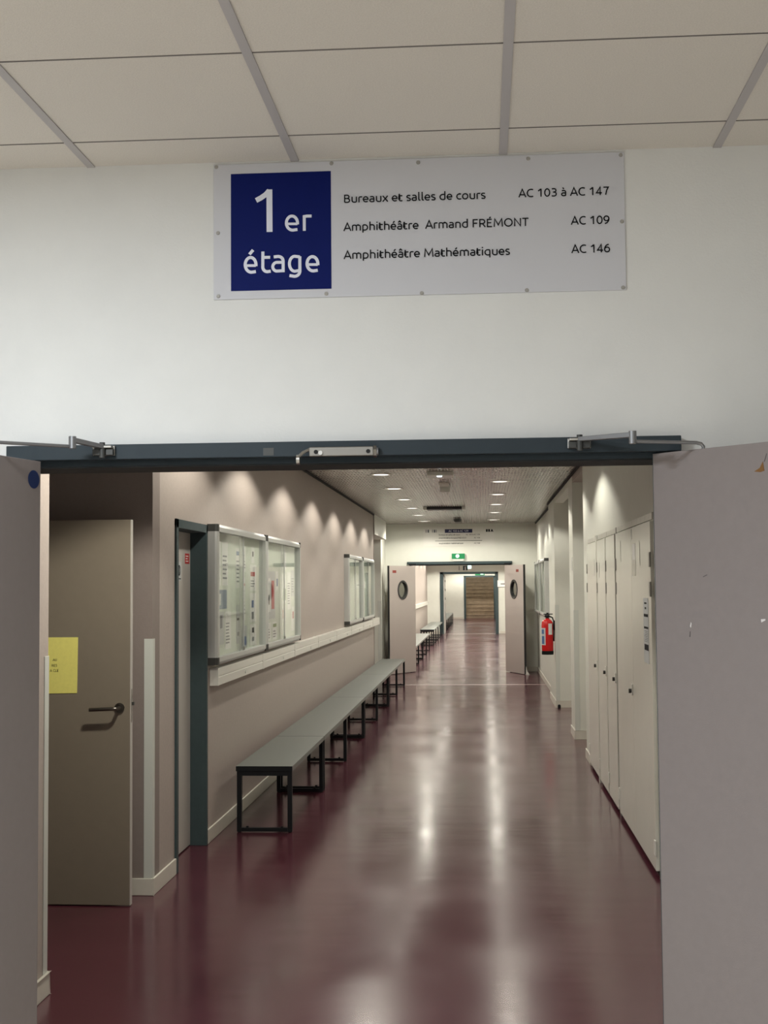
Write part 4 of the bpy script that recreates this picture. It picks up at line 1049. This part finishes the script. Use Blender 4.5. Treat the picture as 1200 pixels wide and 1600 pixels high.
MB().box(-0.66, -0.60, Y3 - 0.034, Y3 - 0.03, 2.15, 2.30).box(-0.56, -0.50, Y3 - 0.034, Y3 - 0.03, 2.15, 2.30).box(-0.66, -0.50, Y3 - 0.034, Y3 - 0.03, 2.27, 2.30).box(-0.80, -0.78, Y3 - 0.034, Y3 - 0.03, 2.15, 2.30).build('pictogram', M['frame'], t)
MB().box(-0.50, -0.38, Y3 - 0.036, Y3 - 0.03, 2.20, 2.31).build('lit_window', M['white_glow'], t)
t = thing('exit_sign', 'small green lit exit sign above the doorway to the wooden stairs', 'exit sign', (-0.13, Y4, 2.10))
MB().box(-0.36, 0.10, Y4 - 0.05, Y4, 2.12, 2.27).build('housing', M['green_glow'], t, 0.004)
MB().box(-0.10, 0.04, Y4 - 0.055, Y4 - 0.05, 2.15, 2.25).build('pictogram', M['white_glow'], t)

# third doorway
fr = MB()
fr.box(-1.44, -1.33, Y3 - 0.03, Y3 + 0.18, 0, 2.09).box(0.42, 0.52, Y3 - 0.03, Y3 + 0.18, 0, 2.09).box(-1.44, 0.52, Y3 - 0.03, Y3 + 0.18, 2.02, 2.09)
o = fr.build('door_frame_5', M['frame'], None, 0.003); o['kind'] = 'structure'
t = bpy.data.objects.new('door_7', None); COL.objects.link(t); t['kind'] = 'structure'; t.location = (-1.31, Y3 + 0.2, 0); MATRIX[t.name] = Matrix.Translation(t.location)
MB().box(-1.33, -1.285, Y3 + 0.19, Y3 + 1.1, 0.01, 2.01).build('leaf', M['pale_door'], t)
for z in (1.75, 1.45, 1.15):
    MB().box(-1.285, -1.265, Y3 + 0.20, Y3 + 0.23, z, z + 0.08).build('hinge', M['cap'], t)
t = thing('paper_notice', 'white paper sign on the wall right of the third doorway', 'notice', (0.65, Y3, 1.57))
MB().box(0.50, 0.80, Y3 - 0.034, Y3 - 0.031, 1.575, 1.80).build('sheet', M['paper'], t)
MB().box(0.60, 0.78, Y3 - 0.036, Y3 - 0.034, 1.665, 1.69).build('printed_text', M['ink'], t)
# doorway to the stairs
fr = MB()
fr.box(-0.92, -0.82, Y4 - 0.03, Y4 + 0.17, 0, 2.10).box(0.53, 0.63, Y4 - 0.03, Y4 + 0.17, 0, 2.10).box(-0.92, 0.63, Y4 - 0.03, Y4 + 0.17, 2.03, 2.10)
o = fr.build('door_frame_6', M['frame'], None, 0.003); o['kind'] = 'structure'
t = thing('staircase', 'brown wooden staircase rising beyond the last doorway', 'stairs', (-0.15, 66.0, 0))
for k in range(13):
    MB().box(-1.2, 0.9, 66.0 + 0.29 * k, 66.0 + 0.29 * (k + 1) + 0.02, 0.0 if k == 0 else 0.18 * k - 0.02, 0.18 * (k + 1)).box(-1.2, 0.9, 65.975 + 0.29 * k, 66.0 + 0.29 * k, 0.18 * (k + 1) - 0.035, 0.18 * (k + 1)).build('step', M['wood'], t, 0.004)

# ------------------------------------------------------------------ cupboards on the right wall
CX = 0.9835
def cupboard(label, y0, y1, doors, hinge_far=True):
    t = thing('built_in_cupboard', label, 'cupboard', (CX, (y0 + y1) / 2, 0), group='white cupboards on the right wall')
    MB().box(CX - 0.012, CX, y0, y1, 0.04, 2.015).build('carcass', M['cupboard_trim'], t)
    MB().box(CX - 0.02, CX, y0 + 0.004, y1 - 0.004, 2.016, 2.056).build('header_strip', M['cupboard_trim'], t, 0.002)
    MB().box(CX - 0.006, CX, y0, y1, 0.0, 0.04).build('shadow_plinth', M['dark'], t)  # blackened strip, painted as the shadow gap under the doors
    wd = (y1 - y0 - 0.03) / doors
    for k in range(doors):
        a = y0 + 0.015 + wd * k + 0.003
        b = a + wd - 0.006
        d = MB().box(CX - 0.030, CX - 0.012, a, b, 0.035, 2.008).build('door', M['cupboard'], t, 0.002)
        hy = b - 0.03 if (k == doors - 1) else a - 0.01
        ly = a + 0.02 if (k == doors - 1) else b - 0.06
        if doors == 1: hy, ly = b - 0.035, a + 0.02
        for z in (1.745, 1.575, 0.12):
            MB().box(CX - 0.036, CX - 0.028, hy, hy + 0.05, z, z + 0.085).build('hinge', M['hinge'] if z > 1 else M['plastic_white'], d, 0.002)
        if k == doors - 1 or doors == 1:
            MB().box(CX - 0.038, CX - 0.03, ly, ly + 0.045, 0.935, 1.005).build('lock_plate', M['plastic_white'], d, 0.002)
            MB().cyl((CX - 0.055, ly + 0.022, 0.962), (CX - 0.036, ly + 0.022, 0.962), 0.014, n=16).build('lock', M['cap'], d)
    return t
cupboard('white built-in cupboard farthest along the right wall, next to the recess', 11.28, 12.25, 1)
cupboard('narrow white built-in cupboard second from the recess on the right', 10.42, 11.20, 1)
cupboard('narrow white built-in cupboard beside the nearest double cupboard', 9.68, 10.40, 1)
cup = cupboard('white double-door cupboard nearest the viewer on the right, with a long notice', 7.62, 9.62, 2)
for y in (11.205, ):
    tag(MB().box(CX - 0.034, CX, y, y + 0.07, 0.0, 2.056).build('cupboard_post', M['cupboard'], None, 0.003), 'pale upright post between the two farthest cupboards', 'post')
tag(MB().box(CX - 0.022, CX, 9.625, 9.675, 0.0, 2.056).build('cupboard_post', M['hinge'], None, 0.002), 'grey upright strip beside the nearest double cupboard', 'post')
FX = CX - 0.0302
t = thing('paper_notice', 'long white timetable notice with dark bars on the nearest cupboard door', 'notice', (FX, 7.88, 1.19))
MB().box(FX - 0.0015, FX, 7.77, 8.0, 1.185, 1.565).build('sheet', M['paper_grey'], t)
mb = MB()
for z0, z1, a, b in ((1.455, 1.472, 7.78, 7.98), (1.385, 1.398, 7.78, 7.98), (1.26, 1.295, 7.78, 7.97), (1.50, 1.512, 7.86, 7.93), (1.53, 1.54, 7.84, 7.95)):
    mb.box(FX - 0.0019, FX - 0.0015, a, b, z0, z1)
mb.build('dark_bars', M['ink'], t)
mb = MB()
for k in range(7):
    mb.box(FX - 0.0019, FX - 0.0015, 7.80, 7.96 - 0.02 * (k % 3), 1.31 + 0.01 * k, 1.313 + 0.01 * k)
mb.build('printed_text', M['ink_grey'], t)
t = thing('paper_notice', 'small white card high on the nearest cupboard door', 'notice', (FX, 8.44, 1.80))
MB().box(FX - 0.0015, FX, 8.38, 8.53, 1.80, 1.90).build('card', M['paper'], t)
MB().box(FX - 0.0018, FX, 8.36, 8.56, 1.70, 1.80).build('lower_sheet', M['cupboard_trim'], t)
t = thing('paper_notice', 'small white triangular paper scrap near the top of the cupboard seam', 'notice', (FX, 8.56, 1.93))
MB().prism([(8.545, 1.935), (8.60, 1.935), (8.575, 2.0)], 'x', FX - 0.0015, FX).build('scrap', M['paper'], t)
def tape(label, y, z0, z1, wd=0.03):
    t = thing('tape_mark', label, 'tape mark', (FX, y, z0))
    MB().prism([(y - wd / 2, z0), (y + wd / 2, z0 + 0.02), (y + wd * 0.3, (z0 + z1) / 2), (y + wd / 2, z1), (y - wd / 3, z1 - 0.015), (y - wd / 4, (z0 + z1) / 2)], 'x', FX - 0.001, FX).build('strip', M['hinge'], t)
tape('dark vertical tape scrap on the far door of the double cupboard', 9.25, 1.80, 1.95)
tape('dark vertical tape scrap right of the white card on the cupboard', 8.14, 1.76, 1.91)
tape('faint tape scrap on the farthest cupboard door', 11.42, 1.72, 1.86)
tape('faint tape scrap on the cupboard second from the recess', 10.95, 1.70, 1.83)
tag(MB().box(0.964, 0.97, 14.42, 14.56, 1.80, 1.94).build('room_plate', M['guard'], None, 0.001), 'small grey plate high on the pilaster nearest the cupboards', 'plate')

# ------------------------------------------------------------------ fire extinguisher
ex, ey, ez = 0.868, 18.16, 0.70
t = thing('fire_extinguisher', 'red fire extinguisher with black valve hanging on the right wall', 'fire extinguisher', (ex, ey, ez))
MB().lathe([(0.0, 0.045), (0.076, 0.045), (0.0785, 0.06), (0.0785, 0.40), (0.074, 0.435), (0.058, 0.462), (0.034, 0.477), (0.026, 0.48), (0.026, 0.49), (0.0, 0.49)], (ex, ey, ez), 36).build('cylinder_body', M['red'], t)
MB().lathe([(0.0, 0.0), (0.079, 0.0), (0.0805, 0.008), (0.0805, 0.05), (0.076, 0.052), (0.0, 0.052)], (ex, ey, ez), 36).build('base_ring', M['black'], t)
MB().cyl((ex, ey, ez + 0.488), (ex, ey, ez + 0.525), 0.024, 0.020).box(ex - 0.035, ex + 0.03, ey - 0.018, ey + 0.018, ez + 0.505, ez + 0.528).build('valve', M['black'], t, 0.003)
MB().box(ex - 0.05, ex + 0.075, ey - 0.012, ey + 0.012, ez + 0.540, ez + 0.552).build('lever', M['black'], t, 0.003)
MB().box(ex - 0.01, ex + 0.02, ey - 0.012, ey + 0.012, ez + 0.552, ez + 0.565).build('safety_pin', M['black'], t)
MB().tube([(ex + 0.03, ey, ez + 0.515), (ex + 0.07, ey - 0.005, ez + 0.50), (ex + 0.088, ey - 0.01, ez + 0.44), (ex + 0.088, ey - 0.01, ez + 0.30), (ex + 0.086, ey - 0.012, ez + 0.18)], 0.009).build('hose', M['black'], t)
def wrap(a0, a1, z0, z1, r=0.0792, n=10):
    vs = [(ex + r * math.cos(math.radians(a0 + (a1 - a0) * i / n)), ey + r * math.sin(math.radians(a0 + (a1 - a0) * i / n)), z) for z in (ez + z0, ez + z1) for i in range(n + 1)]
    return MB().add(vs, [(i, i + 1, n + 1 + i + 1, n + 1 + i) for i in range(n)], True)
wrap(180, 248, 0.13, 0.36).build('instruction_label', M['paper_grey'], t)['label'] = 'pale instruction label'
wrap(195, 235, 0.145, 0.25, 0.0796).build('label_print', M['ink_blue'], t)
wrap(190, 232, 0.28, 0.34, 0.0796).build('label_print', M['ink_blue'], t)
wrap(278, 322, 0.27, 0.42).build('service_tag', M['paper'], t)['label'] = 'white service tag'
MB().box(ex + 0.078, XR, ey - 0.025, ey + 0.025, ez + 0.33, ez + 0.46).build('wall_bracket', M['black'], t)
